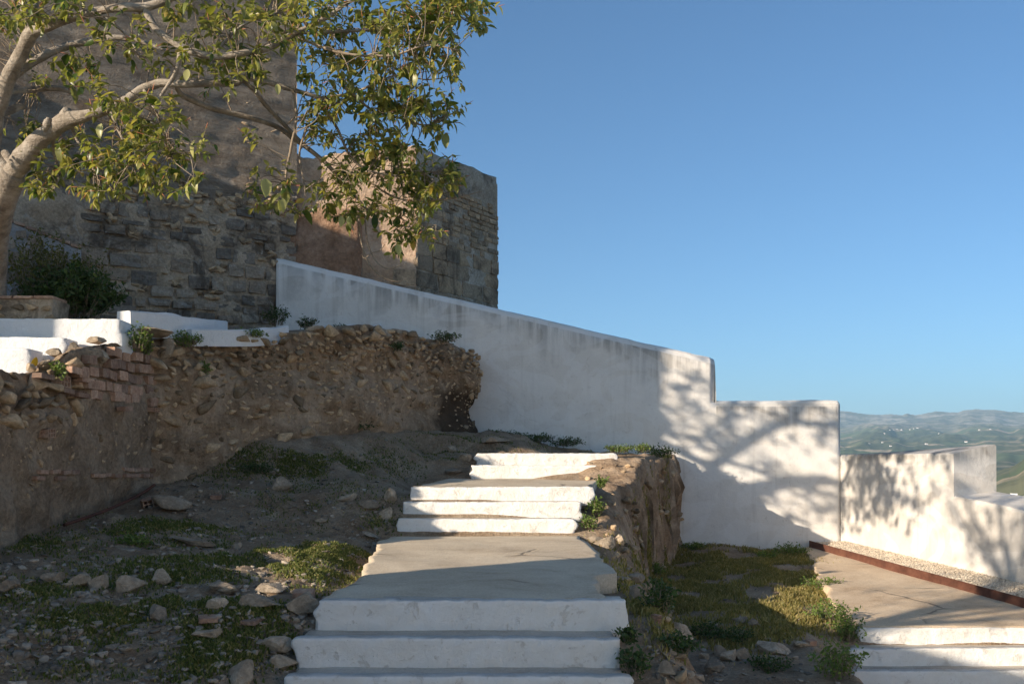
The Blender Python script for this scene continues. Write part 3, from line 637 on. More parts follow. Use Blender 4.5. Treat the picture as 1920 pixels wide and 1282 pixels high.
def proj(q): return CX+F*q[0]/q[1], HY-F*q[2]/q[1]
def stones_on(par, poly, top, right, tries, dens, seed, maxparts):
    rg = np.random.default_rng(seed); placed = []
    Ltot = np.linalg.norm(np.diff(poly, axis=0), axis=1).sum()
    for _ in range(tries):
        s = rg.uniform(.05, Ltot-.05); q, t, n = wall_point(poly, s, 0, right, flat=True); zb = float(interp(q[1], BASE)); zt = float(interp(q[1], top))
        z = rg.uniform(zb-.03, zt-.02); q[2] = z; px, py = proj(q)
        if px < -30: continue
        pr, smin, smax = dens(px, py, (z-zb)/(zt-zb))
        if rg.random() > pr: continue
        r = smin+(smax-smin)*rg.random()**2.0
        if any(abs(s-a) < (r+b)*.80 and abs(z-c) < (r+b)*.48 for a, c, b in placed): continue
        placed.append((s, z, r))
    placed.sort(key=lambda a: -a[2]); small = []
    for k, (s, z, r) in enumerate(placed):
        q, t, n = wall_point(poly, s, z, right, .0); sx = r*rg.uniform(.75, 1.15); sz = r*rg.uniform(.45, .85)
        if k < maxparts:  # the largest ones
            stone_child(par, ROCKS[rg.integers(len(ROCKS))], q+np.array([n[0], n[1], 0])*(r*rg.uniform(-.12, .28)), t, n, sx, r*rg.uniform(.6, .9), sz, rg.normal()*.3)
        else: small.append((q+np.array([n[0], n[1], 0])*.01, r))
    if small:
        o = scatter_chips('small_stones', [a for a, _ in small], [b for _, b in small], M['rubble_s'], par, flat=.8, seed=seed); o.matrix_parent_inverse = Matrix.Translation(-par.location); o['kind'] = 'stuff'
    return len(placed)
def densR(px, py, h):
    if px > 835: return (.3 if py > 700 else .6, .025, .09)
    if h > .93: return .6, .05, .13
    if px < 480: return .97, .055, .20
    if h > .74: return .6, .035, .13
    if px > 640 and h < .26: return .4, .025, .085
    return .95, .04, .15
def densL(px, py, h):
    if px < 155 and py < 800: return .95, .06, .16
    if px > 105 and py < 770: return .0, .05, .06
    if h > .9: return .8, .04, .10
    return .45, .014, .065
stones_on(eR, WR, TOPR, True, 12000, densR, 11, 300)
stones_on(eL, WL, TOPL, False, 4200, densL, 12, 160)
# bricks of the left wall
def box_mesh(name, bev=.08, holes=False, seed=0):
    import bmesh
    bm = bmesh.new(); bmesh.ops.create_cube(bm, size=2.0); bmesh.ops.bevel(bm, geom=bm.edges[:], offset=bev, segments=1, affect='EDGES')
    rg = np.random.default_rng(seed)
    for v in bm.verts: v.co += Vector(rg.normal(size=3)*.03)
    me = bpy.data.meshes.new(name); bm.to_mesh(me); bm.free(); return me
BR = [box_mesh('brick', .09, seed=i) for i in range(5)]
for m_ in BR: m_.materials.append(M['brick'])
def hollow_brick_mesh():                    # clay block with two rows of square cells open at one end
    v, f = [], []
    def bx(x0, x1, y0, y1, z0, z1):
        k = len(v); v.extend([(x, y, z) for x in (x0, x1) for y in (y0, y1) for z in (z0, z1)])
        f.extend([tuple(k+i for i in q) for q in ((0, 1, 3, 2), (4, 6, 7, 5), (0, 4, 5, 1), (2, 3, 7, 6), (0, 2, 6, 4), (1, 5, 7, 3))])
    for zz in (-1, -.08, .84): bx(-1, 1, -1, 1, zz, zz+.16)
    for xx in (-1, -.4, .26, .86): bx(xx, xx+.14, -.995, .995, -.99, .99)
    bx(-.98, .98, .8, .98, -.98, .98)
    me = make_mesh('hollow_brick', v, f); me.materials.append(M['brick']); return me
HB = hollow_brick_mesh()
def seg_s(poly, y): L = np.concatenate([[0], np.cumsum(np.linalg.norm(np.diff(poly, axis=0), axis=1))]); return float(np.interp(y, poly[:, 1], L))
def left_brick(px, py, wpx, hpx, mesh=None, prot=.02, roll=0):
    y = 4.415/((CX-px)/F); z = (HY-py)/F*y; s = seg_s(WL, y); q, t, n = wall_point(WL, s, z, False)
    hw_ = wpx/2/F*y*y/4.415; hh = hpx/2/F*y      # a pixel along the wall spans y/X times more length
    return stone_child(eL, mesh or random.choice(BR), q+np.array([n[0], n[1], 0])*prot, t, n, hw_, .05, hh, roll+random.gauss(0, .05), name='brick')
rgb = np.random.default_rng(4)
for r_, yb in enumerate((668, 690, 710, 730, 748)):          # coursed patch either side of the mortar seam
    x = 244+rgb.uniform(-3, 3)
    while x < 288:
        wv = rgb.uniform(12, 19); left_brick(x+wv/2, yb+.12*(x-250)+rgb.uniform(-2, 2), wv-2.5, 16, prot=rgb.uniform(-.036, -.008)); x += wv
for r_, yb in enumerate((660, 681, 702, 724, 742)):
    x = 178+r_*-10+rgb.uniform(-4, 4)
    while x < 236:
        wv = rgb.uniform(13, 22)
        if rgb.random() < .82: left_brick(x+wv/2, yb+.15*(x-200)+rgb.uniform(-2, 2), wv-2.5, 17, prot=rgb.uniform(-.045, -.005))
        x += wv
for px, py, w_, h_ in ((130, 695, 20, 13), (146, 702, 18, 13), (165, 722, 22, 15), (150, 712, 16, 9), (120, 733, 20, 9), (150, 741, 22, 9), (222, 766, 16, 9), (75, 706, 26, 10), (310, 770, 1, 1)):
    if w_ > 2: left_brick(px, py, w_, h_, prot=.05)
for px, py, w_, h_ in ((116, 716, 18, 20), (133, 697, 12, 11), (88, 812, 15, 17), (147, 737, 14, 9), (283, 768, 14, 8)): left_brick(px, py, w_, h_, HB, prot=.05)
for x in (85, 104, 121, 134): left_brick(x, 884+rgb.uniform(-1, 1), 15, 8, prot=.02)
for x in (76, 112): left_brick(x, 896, 16, 8, prot=.02)
for x in range(178, 350, 13):
    left_brick(min(x, 300), 891+rgb.uniform(-1, 1), 11.5, 7, random.choice(BR+[HB]), prot=.03) if x < 305 else None
    if x > 220 and x < 305: left_brick(x, 880+rgb.uniform(-1, 1), 11.5, 7, random.choice(BR+[HB]), prot=.02)
# terrace top sheet
sL, pL, nL = polyline(WL, .12); sR, pR, nR = polyline(WR, .12)
Fr = np.concatenate([pL-nL*.45, pR-nR*.45]); Zf = np.concatenate([interp(pL[:, 1], TOPL), interp(pR[:, 1], TOPR)])
m_ = len(Fr); key = np.concatenate([[0], np.cumsum(np.linalg.norm(np.diff(np.concatenate([pL, pR]), axis=0), axis=1))])
kk = key/key[-1]; kc = kk[len(pL)-1]
bk = np.array([(0, -11, 2.4, .7), (kc*.6, -11, 8, 1.35), (kc*.8, -10.5, 11, 1.75), (kc, -8.6, 13.6, 2.15), (kc+(1-kc)*.5, -4.6, 16.75, 2.28), (kc+(1-kc)*.62, -3.6, 17.05, 2.25), (1, -.5, 17.05, 1.86)])
Bk = np.stack([np.interp(kk, bk[:, 0], bk[:, i]) for i in (1, 2, 3)], 1)
rows = []
for t in np.linspace(0, 1, 60):
    xy = Fr*(1-t)+Bk[:, :2]*t; z = (Zf-.03)*(1-t)+Bk[:, 2]*t+.04*fbm(xy[:, 0]*1.5, xy[:, 1]*1.5, 2, 4)*np.sin(math.pi*min(1, t*1.02))**.5
    rows.append(np.stack([xy[:, 0], xy[:, 1], z], 1))
TS = np.stack(rows, 1); _m = (TS[..., 1] < 11.6) & (TS[..., 0] < -4.62); TS[..., 2] = np.where(_m, np.minimum(TS[..., 2], np.interp(TS[..., 1], [7, 8.4, 10.2, 10.35, 10.7, 11.1, 11.5, 11.6], [.0, .45, .55, .58, .72, 1.0, 1.15, 1.5])), TS[..., 2]); tag(link('terrace_ground', grid_mesh('terrace_ground', TS, True), M['terrace_soil']), kind='structure')
# white steps on the terrace, upper left
Sx = lambda px, d: (px-CX)/F*d
e = empty('stone_stairs', (-5.2, 10.8, .9), 'bright fresh white steps on the terrace at the left edge', 'stairs')
for k, (pr, pt, pb, d) in enumerate(((230, 597, 646, 11.55), (128, 632, 660, 11.15), (60, 653, 706, 10.75), (16, 706, 745, 10.4))):
    a = P(pr, pt, d); b = P(pr, pb, d); child('step', riser_mesh(-8.2, a[0], d, a[2], b[2]-.05, dep=.34, amp=.008, seed=20+k, rag=.04), M['fresh_white'], e)
a = P(230, 599, 10.66)
def bent_bar(name, pts_, h, th, mat, label, cat, seed, amp=.012):
    p = smooth_path(pts_, 8); n = len(p); V = []
    for i, q in enumerate(p):
        t = p[min(i+1, n-1)]-p[max(i-1, 0)]; t = t/np.linalg.norm(t); s_ = np.array([t[1], -t[0], 0]); o = amp*float(fbm(i*.3, seed, 0, 3)); hh = h if np.isscalar(h) else np.interp(i/(n-1), [0, 1], h)
        V.append([q+s_*(th/2+o)-[0, 0, .15], q+s_*(th/2+o)+[0, 0, hh-.02], q+s_*(th/2-.02+o)+[0, 0, hh+o], q-s_*(th/2)+[0, 0, hh+o], q-s_*(th/2)-[0, 0, .15]])
    V = np.array(V); V[0, 1:4] += (V[0, 1:4].mean(0)-V[0, 1:4])*.1
    v = V.reshape(-1, 3); m2 = 5; f = [tuple(map(int, q)) for q in grid_faces(n, m2)]+[tuple(range(m2)), tuple((n-1)*m2+j for j in reversed(range(m2)))]
    return tag(link(name, make_mesh(name, v, f), mat), label, cat)
bent_bar('kerb_wall', [P(232, 611, 11.95), P(320, 613, 12.8), P(414, 618, 13.9)], (.185, .12), .22, M['fresh_white'], 'low white kerb wall behind the weeds, shaded, below the big tower', 'kerb', 3)
bent_bar('kerb_wall', [P(352, 629, 12.95), P(430, 630, 13.35), P(480, 629, 13.7), P(530, 624, 14.1)], (.075, .095), .25, M['fresh_white'], 'sunlit white kerb lying on top of the rubble wall', 'kerb', 5)
bent_bar('kerb_wall', [P(600, 617, 15.2), P(660, 617, 15.6), P(705, 616, 15.95)], .055, .25, M['fresh_white'], 'short white kerb peeking over the rubble wall by the sloping wall', 'kerb', 7)
# planter below the tree
e = empty('planter_wall', (-5.6, 11.8, 1.65), 'low stone planter wall at the left edge under the tree', 'planter')
a0, a1 = P(-60, 600, 11.7), P(101, 598, 11.8)
bx = box_mesh('mortar_core', .04, seed=3); bx.materials.append(M['mortar'])
o = link('mortar_core', bx, None, e); o.location = Vector(((a0[0]+a1[0])/2, 12.0, 1.80))-e.location; o.scale = ((a1[0]-a0[0])/2, .2, .15)
rgp = np.random.default_rng(8)
for r_ in range(2):
    x = a0[0]
    while x < a1[0]-.08:
        wv = rgp.uniform(.12, .26)
        o = link('stone', ROCKS[rgp.integers(10)], None, e); o.location = Vector((x+wv/2, 11.80, 1.71+r_*.13))-e.location; o.scale = (wv*.46, .06, .058*rgp.uniform(.8, 1.15)); x += wv
x = a0[0]
while x < a1[0]-.1:
    o = link('brick', BR[rgp.integers(5)], None, e); o.location = Vector((x+.12, 11.98, 1.965))-e.location; o.scale = (.115, .2, .018); x += .24
# ------------------------------------------------------------ big tower
TA = math.radians(60.0); TT = np.array([math.sin(TA), math.cos(TA)]); TN = np.array([TT[1], -TT[0]]); T0 = np.array([-4.006, 17.06]); TSR = .33
def tw(s, z, off=0): p = T0+TT*s+TN*off; return np.array([p[0], p[1], z])
def t_of_px(px): r = (px-CX)/F; return (r*T0[1]-T0[0])/(TT[0]-r*TT[1])
eT = empty('castle_tower', tw(-2.5, 2.2, -2), 'big square castle tower of stone blocks and rammed earth behind the tree', 'tower')
ss = np.arange(-9.6, TSR+.01, .06); ss[-1] = TSR; zz = np.arange(1.6, 11.5, .06)
SS, Z2 = np.meshgrid(ss, zz, indexing='ij')
rough = sstep(5.0, 4.3, Z2+.25*fbm(SS*1.2, Z2, 3, 3))
off = .02*fbm(SS*.8, Z2*.8, 1, 4)+rough*(.030*fbm(SS*3.5, Z2*3.5, 2, 4)+.016*fbm(SS*11, Z2*11, 4, 3)-.004)+.012*fbm(SS*2, Z2*9, 6, 3)*(1-rough)
X = T0[0]+TT[0]*SS+TN[0]*off; Y = T0[1]+TT[1]*SS+TN[1]*off
me = grid_mesh('tower_face', np.stack([X, Y, Z2], -1), True); me.materials.append(M['mortar']); me.materials.append(M['tapial'])
fc = grid_faces(len(ss), len(zz)); rf = (Z2+.22*fbm(SS*1.1, Z2*1.1, 3, 4)).ravel()[fc].mean(1) > 4.35+0*0
me.polygons.foreach_set('material_index', rf.astype(np.int32))
child('face', me, None, eT)
def prism(pts2, z0, z1):
    n = len(pts2); v = [(*p, z0) for p in pts2]+[(*p, z1) for p in pts2]
    return v, [tuple(range(n-1, -1, -1)), tuple(range(n, 2*n))]+[(i, (i+1) % n, n+(i+1) % n, n+i) for i in range(n)]
c4 = [T0+TT*(-9.6)-TN*.12, T0+TT*(TSR-.02)-TN*.12, T0+TT*(TSR-.02)-TN*6, T0+TT*(-9.6)-TN*6]
v, f = prism(c4, 1.6, 11.5); child('core', make_mesh('core', v, f), M['tapial'], eT)
v, f = prism([T0+TT*(TSR-.02)-TN*.12, T0+TT*TSR-TN*.0, T0+TT*TSR-TN*6, T0+TT*(TSR-.02)-TN*6], 1.6, 11.5); child('side_face', make_mesh('side_face', v, f), M['tapial'], eT)
def block_shape(seed):
    import bmesh
    bm = bmesh.new(); bmesh.ops.create_cube(bm, size=2.0); bmesh.ops.subdivide_edges(bm, edges=bm.edges[:], cuts=2, use_grid_fill=True)
    rg = np.random.default_rng(seed)
    for v in bm.verts:
        p = np.array(v.co); q = p/np.maximum(1, (np.abs(p)**16).sum()**(1/16.)); q += np.array([.05, .10, .06])*rg.normal(size=3)
        v.co = Vector(q)
    me = bpy.data.meshes.new('stone_block'); bm.to_mesh(me); bm.free(); return me
BLK = [block_shape(60+i) for i in range(9)]
for m_ in BLK: m_.materials.append(M['ashlar'])
def tower_block(s, z, hw_, hh, prot=.03, mesh=None, roll=0):
    return stone_child(eT, mesh or random.choice(BLK), tw(s, z, prot-.07), TT, TN, hw_, .085, hh, roll, name='stone_block')
rgt = np.random.default_rng(21); z = 2.08
while z < 4.75:
    hrow = rgt.uniform(.17, .27)*(1 if z < 3.6 else .8); s = t_of_px(150)-rgt.uniform(0, .3)
    while s < TSR-.02:
        wv = rgt.uniform(.2, .52)*(1 if z < 3.6 else .8); wv = min(wv, TSR-s); mid = s+wv/2
        lim = 4.62+.28*math.sin(mid*1.7)-.10*mid*0
        keep = .90 if z < 3.7 else .72
        if z+hrow < lim and wv > .12 and rgt.random() < keep:
            tower_block(mid, z+hrow/2+rgt.uniform(-.02, .02), wv/2-rgt.uniform(.006, .035), hrow/2-rgt.uniform(.004, .035), rgt.uniform(-.02, .022), roll=rgt.normal()*.02)
        elif z+hrow < lim+.3 and wv > .2:
            for _ in range(5):                  # rubble patch where a block is missing
                stone_child(eT, ROCKS[rgt.integers(10)], tw(s+rgt.uniform(.06, wv-.05), z+rgt.uniform(.05, hrow), .0), TT, TN, rgt.uniform(.05, .10), .05, rgt.uniform(.035, .07), rgt.normal()*.3)
        s += wv
    z += hrow
for _ in range(140):                              # loose stones set in the render above the blocks
    s = rgt.uniform(-4.6, .28); zz_ = 4.3+1.9*rgt.random()**2.4
    stone_child(eT, ROCKS[rgt.integers(10)], tw(s, zz_, -.034), TT, TN, rgt.uniform(.03, .11), .05, rgt.uniform(.02, .06), rgt.normal()*.2)
# cobbled panel at the tower foot
eC = empty('cobble_wall', P(85, 500, 14.0), 'panel of rounded stones in grey cement beside the tree trunk', 'wall')
a, b = t_of_px(-40), t_of_px(150); 
v = [tw(a, 1.9, .16), tw(b, 1.9, .16), tw(b, 3.28, .16), tw(a, 3.72, .16), tw(a, 1.9, -.05), tw(b, 1.9, -.05), tw(b, 3.28, -.05), tw(a, 3.72, -.05)]
child('cement_panel', make_mesh('cement_panel', v, [(0, 1, 2, 3), (1, 5, 6, 2), (3, 2, 6, 7), (4, 0, 3, 7)]), M['cement'], eC)
done_ = []
for _ in range(1500):
    s = rgt.uniform(a, b-.08); z = rgt.uniform(2.2, 3.7-.44*(s-a)/(b-a)-.09); r = rgt.uniform(.06, .14)
    if any(math.hypot(s-x_, z-z_) < (r+q_)*.95 for x_, z_, q_ in done_): continue
    done_.append((s, z, r)); stone_child(eC, BLK[rgt.integers(9)], tw(s, z, .145), TT, TN, r, .045, r*rgt.uniform(.7, 1), rgt.normal()*.5)
for k in range(9):
    s = a+(b-a)*(k+.5)/9; stone_child(eC, BR[k % 5], tw(s, 3.72-.44*(k+.5)/9+.03, .12), TT, TN, (b-a)/18-.006, .07, .022, .16, name='brick')
# ------------------------------------------------------------ far tower
A0 = np.array([(780-CX)/F*17.8, 17.8]); ld = np.array([-.982, -.19]); ld /= np.linalg.norm(ld); rd = np.array([math.sin(math.radians(33)), math.cos(math.radians(33))])
eF = empty('ruined_tower', (A0[0], A0[1], 2), 'ruined corner tower behind the sloping wall, one side sunlit orange', 'tower')
def face_grid(o2, d2, n2, L, z0, ztop, amp, seed, step=.06):
    s = np.arange(0, L+.01, step); out = []
    for u in s:
        zt = ztop(u); zz = np.linspace(z0, zt, 70); of = amp*fbm(u*1.6+seed, zz*1.6, seed, 5); x = o2[0]+d2[0]*u+n2[0]*of; y = o2[1]+d2[1]*u+n2[1]*of
        col = np.stack([x, y, zz], 1); col = np.vstack([col, [(o2[0]+d2[0]*u-n2[0]*.6, o2[1]+d2[1]*u-n2[1]*.6, zt+.02)]]); out.append(col)
    return np.array(out)
rn = np.array([rd[1], -rd[0]]); ln = np.array([ld[1]*1.0, -ld[0]]); ln = -ln if ln[1] > 0 else ln
ztR = lambda u: 5.66+.02*u+.022*float(fbm(u*3, 1, 0, 3)); ztL = lambda u: 5.66-.14*u+.12*float(fbm(u*2.2, 5, 0, 4))-.35*max(0, min(1, (u-1.1)/.3))*0
RLEN = 2.63
child('rubble_face', grid_mesh('rubble_face', face_grid(A0, rd, rn, RLEN, 2.2, ztR, .018, 3), True), M['mortar'], eF)
child('earth_face', grid_mesh('earth_face', face_grid(A0, ld, ln, 2.6, 2.6, ztL, .05, 5), True, True), M['adobe'], eF)
v, f = prism([A0+ld*2.6-ln*.3+0*rd, A0-rn*.12-ln*.12, A0+rd*(RLEN-.02)-rn*.12, A0+rd*(RLEN-.02)-rn*3.5, A0+ld*2.6-ln*3.5], 2.0, 5.3)
child('core', make_mesh('core', v, f), M['adobe'], eF)
v, f = prism([A0+rd*(RLEN-.06)-rn*.02, A0+rd*RLEN-rn*.01, A0+rd*RLEN-rn*3.5, A0+rd*(RLEN-.06)-rn*3.5], 2.0, 5.6); child('end_face', make_mesh('end_face', v, f), M['mortar'], eF)
BLF = [m_.copy() for m_ in BLK[:5]]
for m_ in BLF: m_.materials.clear(); m_.materials.append(M['ashlar_far'])
rgf = np.random.default_rng(31); z = 2.55
def fblock(o2, d2, n2, s, z, hw_, hh, prot): 
    p = o2+d2*s+n2*(prot-.05); return stone_child(eF, BLF[rgf.integers(5)], (p[0], p[1], z), d2, n2, hw_, .06, hh, rgf.normal()*.01, name='stone_block')
while z < 5.5:
    big = z < 3.75; hrow = rgf.uniform(.26, .33) if big else rgf.uniform(.085, .125); s = .0
    while s < RLEN-.02:
        wv = min(rgf.uniform(.4, .75) if big else rgf.uniform(.13, .32), RLEN-s)
        if wv > .06 and (big or (rgf.random() < .80 and z < 5.15)): fblock(A0, rd, rn, s+wv/2, z+hrow/2, wv/2-.010, hrow/2-.008, rgf.uniform(.0, .024))
        s += wv
    if z < 3.3:
        s = 0
        while s < 1.35:
            wv = rgf.uniform(.35, .6)
            if rgf.random() < .9: fblock(A0, ld, ln, s+wv/2, z+hrow/2, wv/2-.014, hrow/2-.014, rgf.uniform(.0, .04))
            s += wv
    z += hrow
# red earth infill between the two towers, with its niche
v0 = A0+ld*.95; pts_ = []
for u in np.arange(0, 1.9, .06):
    zt = 4.42+.16*float(fbm(u*3, 2, 0, 3))-.05*u; col = []
    for zz_ in np.linspace(2.4, zt, 44):
        of = .16+.05*float(fbm(u*2.5, zz_*2.5, 9, 4)); p = v0+ld*u+ln*of; col.append((p[0], p[1], zz_))
    p = v0+ld*u-ln*.1; col.append((p[0], p[1], zt+.03)); pts_.append(col)
pts_ = np.array(pts_); pts_[0, :, :2] = (v0+ln*.0); child('infill', grid_mesh('infill', pts_, True, True), M['adobe_dark'], eF)
# ------------------------------------------------------------ rubber tree
eTree = empty('rubber_tree', P(-10, 560, 10.9), 'rubber tree with pale branching trunk and glossy leaves at upper left', 'tree')
BRANCH = {   # (px, py, depth, radius in pixels)
 'trunk': [(-14, 620, 12.0, 25), (-12, 560, 12.0, 25), (-10, 500, 11.9, 25), (-6, 440, 11.5, 26), (0, 400, 11.1, 28), (10, 360, 10.7, 29), (24, 325, 10.6, 27)],
 'b1': [(20, 330, 10.6, 22), (45, 296, 10.5, 23), (72, 266, 10.4, 20), (98, 243, 10.3, 18), (125, 225, 10.2, 18), (165, 217, 10.1, 12), (205, 203, 10.1, 11), (240, 186, 10.1, 10), (268, 168, 10.1, 9), (300, 156, 10.1, 8), (345, 157, 10.1, 7), (400, 156, 10.1, 6.5), (440, 156, 10.2, 6), (462, 148, 10.2, 5.5), (500, 156, 10.3, 5), (545, 168, 10.4, 4.5), (600, 184, 10.5, 3.6), (640, 196, 10.6, 2.5)],
 'b1b': [(330, 160, 10.1, 5), (345, 180, 10.3, 5), (400, 204, 10.6, 5), (470, 222, 10.8, 5), (520, 240, 10.9, 4.6), (556, 264, 11.0, 4.4), (600, 296, 11.1, 4), (648, 348, 11.2, 3), (690, 395, 11.3, 2)],
 'b1c': [(458, 152, 10.2, 4.5), (480, 175, 10.4, 4), (510, 212, 10.6, 4), (548, 250, 10.9, 4), (580, 282, 11.0, 3)],
 'b2': [(22, 335, 10.7, 22), (-8, 290, 10.8, 17), (-8, 240, 10.7, 15), (4, 190, 10.6, 15), (20, 140, 10.5, 15), (40, 98, 10.4, 15), (62, 58, 10.3, 15), (95, 48, 10.2, 10), (135, 34, 10.1, 9), (180, 21, 10.0, 9), (230, 14, 9.9, 9), (275, 12, 9.9, 8), (330, -8, 9.9, 6), (400, -30, 9.9, 5)],
 'b2b': [(58, 62, 10.3, 9), (46, 20, 10.2, 8), (40, -30, 10.1, 7), (50, -90, 10.0, 6), (80, -170, 9.9, 5)],
 'b2c': [(60, 60, 10.3, 8), (75, 10, 10.3, 7), (95, -60, 10.2, 6), (150, -140, 10.0, 5)],
 'b3': [(270, 12, 9.9, 7), (282, 35, 9.9, 7), (300, 62, 9.9, 7), (330, 82, 9.9, 7), (365, 97, 9.9, 7), (410, 106, 9.9, 6.5), (455, 101, 9.9, 6), (500, 92, 10.0, 5.5), (555, 63, 10.1, 5), (615, 32, 10.2, 4.5), (650, 5, 10.3, 4), (700, -20, 10.3, 3)],
 'b4': [(22, 150, 10.7, 8), (45, 130, 10.8, 8), (90, 102, 10.9, 7.5), (130, 85, 11.0, 7), (170, 76, 11.0, 6), (240, 72, 11.0, 5), (310, 95, 11.0, 3)],
 'b5': [(20, 172, 10.6, 6), (60, 170, 10.9, 6), (100, 166, 11.0, 5.5), (140, 175, 11.1, 4)],
 'b6': [(0, 215, 10.7, 8), (25, 204, 10.9, 8), (45, 200, 11.0, 6)],
 'b7': [(338, 88, 9.9, 5), (335, 115, 9.9, 4.2), (325, 145, 9.9, 4), (305, 175, 9.9, 3.2), (285, 205, 9.9, 2)],
 'b8': [(-60, 250, 11.2, 14), (-20, 268, 11.0, 13), (12, 292, 10.8, 12), (25, 318, 10.7, 10)],
 'stub': [(112, 232, 10.25, 14), (122, 218, 10.2, 13), (128, 208, 10.15, 12)],
 'stub2': [(85, 250, 10.3, 9), (88, 232, 10.2, 8), (92, 222, 10.2, 6)],
 'c1': [(560, 62, 10.1, 3.4), (640, 60, 10.3, 3), (720, 55, 10.5, 2.6), (800, 45, 10.6, 2), (860, 22, 10.7, 1.3)],
 'c2': [(560, 70, 10.1, 3), (640, 100, 10.0, 2.6), (730, 105, 10.0, 2.2), (800, 85, 10.0, 1.6), (860, 95, 10.0, 1)],
 'c3': [(600, 184, 10.5, 3), (660, 175, 10.5, 2.6), (700, 158, 10.4, 2.2), (745, 142, 10.4, 1.5), (800, 150, 10.4, 1)],
 'c4': [(640, 160, 10.4, 2.5), (670, 185, 10.5, 2.4), (700, 208, 10.6, 2.2), (750, 222, 10.7, 2), (800, 235, 10.8, 1.4), (850, 212, 10.9, 1)],
 'c5': [(600, 190, 10.5, 3), (632, 240, 10.7, 2.6), (655, 290, 10.8, 2.2), (690, 320, 10.9, 2), (760, 330, 10.9, 1.6), (830, 318, 10.9, 1)],
 'c6': [(620, 318, 11.1, 2.6), (680, 335, 11.1, 2.3), (740, 370, 11.1, 2), (790, 376, 11.1, 1.6), (850, 372, 11.1, 1.2), (905, 358, 11.1, .8)],
 'c7': [(690, 395, 11.3, 2), (730, 400, 11.3, 1.6), (770, 420, 11.3, 1.3), (800, 440, 11.3, 1)],
 'h1': [(548, 165, 10.4, 2.5), (556, 220, 10.3, 2.5), (546, 280, 10.2, 2.5), (536, 330, 10.2, 2.5), (546, 372, 10.2, 2), (550, 400, 10.2, 1.2)],
 'h2': [(575, 240, 10.4, 2.2), (562, 290, 10.4, 2), (570, 340, 10.4, 1.6), (572, 370, 10.4, 1)],
 'h3': [(672, 400, 11.2, 1.6), (676, 445, 11.1, 1.5), (690, 490, 11.0, 1.4), (715, 518, 11.0, 1.3), (745, 528, 11.0, 1), (756, 524, 11.0, .7)],
 'h4': [(684, 410, 11.2, 1.6), (690, 455, 11.1, 1.5), (706, 490, 11.1, 1.4), (730, 504, 11.1, 1.2), (758, 494, 11.1, .8)],
 'h5': [(696, 475, 11.1, 1.2), (684, 484, 11.1, 1), (678, 476, 11.1, .8)], 'h6': [(698, 474, 11.1, 1.2), (712, 470, 11.1, 1), (722, 458, 11.1, .7)],
 'd1': [(205, 203, 10.1, 4), (222, 240, 10.0, 3.4), (240, 280, 9.95, 2.6), (252, 318, 9.9, 1.6)], 'd2': [(130, 225, 10.2, 4), (142, 258, 10.3, 3.4), (165, 292, 10.3, 2.6), (182, 335, 10.3, 1.6)], 'd3': [(268, 168, 10.1, 3.6), (292, 208, 9.8, 3), (312, 250, 9.7, 2.2), (322, 295, 9.7, 1.4)], 'd4': [(98, 243, 10.3, 4), (100, 285, 10.5, 3), (112, 325, 10.6, 2), (100, 360, 10.5, 1.4)], 'd5': [(180, 21, 10.0, 4), (215, 45, 9.9, 3), (245, 75, 9.9, 2.2), (262, 110, 9.9, 1.5)], 'd6': [(400, 106, 9.9, 3.4), (425, 75, 10.1, 2.8), (460, 45, 10.2, 2.2), (520, 25, 10.2, 1.5)],
 'u1': [(80, -170, 9.9, 5), (150, -260, 9.2, 4.5), (260, -330, 8.4, 4), (400, -380, 7.6, 3), (520, -420, 6.9, 2)],
 'u2': [(150, -140, 10.0, 5), (260, -200, 10.4, 4), (420, -240, 10.8, 3), (560, -230, 11, 2)],
 'u3': [(40, -30, 10.1, 6), (-60, -150, 9.2, 6), (-120, -260, 8.2, 5), (-100, -380, 7.2, 4), (0, -480, 6.3, 3)],
 'u4': [(-8, 240, 10.7, 7), (-120, 160, 9.8, 5.5), (-260, 60, 8.8, 4.5), (-420, -60, 7.8, 3.5), (-560, -200, 6.8, 2.5)],
}
skel = []
for key, pl in BRANCH.items():
    w3 = np.array([P(a, b, d) for a, b, d, r in pl]); rr_ = np.array([r/F*d*(.86 if r > 8 else 1) for a, b, d, r in pl])
    sub = 6; p = smooth_path(w3, sub); rad = np.interp(np.linspace(0, len(pl)-1, len(p)), np.arange(len(pl)), rr_)
    p = p+.010*np.stack([fbm(p[:, 2]*3+i*7, p[:, 0]*3, p[:, 1], 3) for i in range(3)], 1)*np.minimum(1, rad/.02)[:, None]
    rad = rad*(1+.09*fbm(np.arange(len(p))*.45, len(key)*3.3, 0, 3))
    v, f = tube(p, rad, 12 if rad.max() > .05 else 6)
    child('trunk' if key == 'trunk' else 'branch', make_mesh('branch', v, [tuple(map(int, q)) if q[2] != q[3] else tuple(map(int, q[:3])) for q in f], True), M['bark'] if rad.max() > .016 else M['twig'], eTree)
    if key not in ('trunk', 'stub', 'stub2', 'h3', 'h4', 'h5', 'h6', 'b8', 'b6'): skel.append(p[len(p)//5:])
SK_P = np.concatenate(skel)
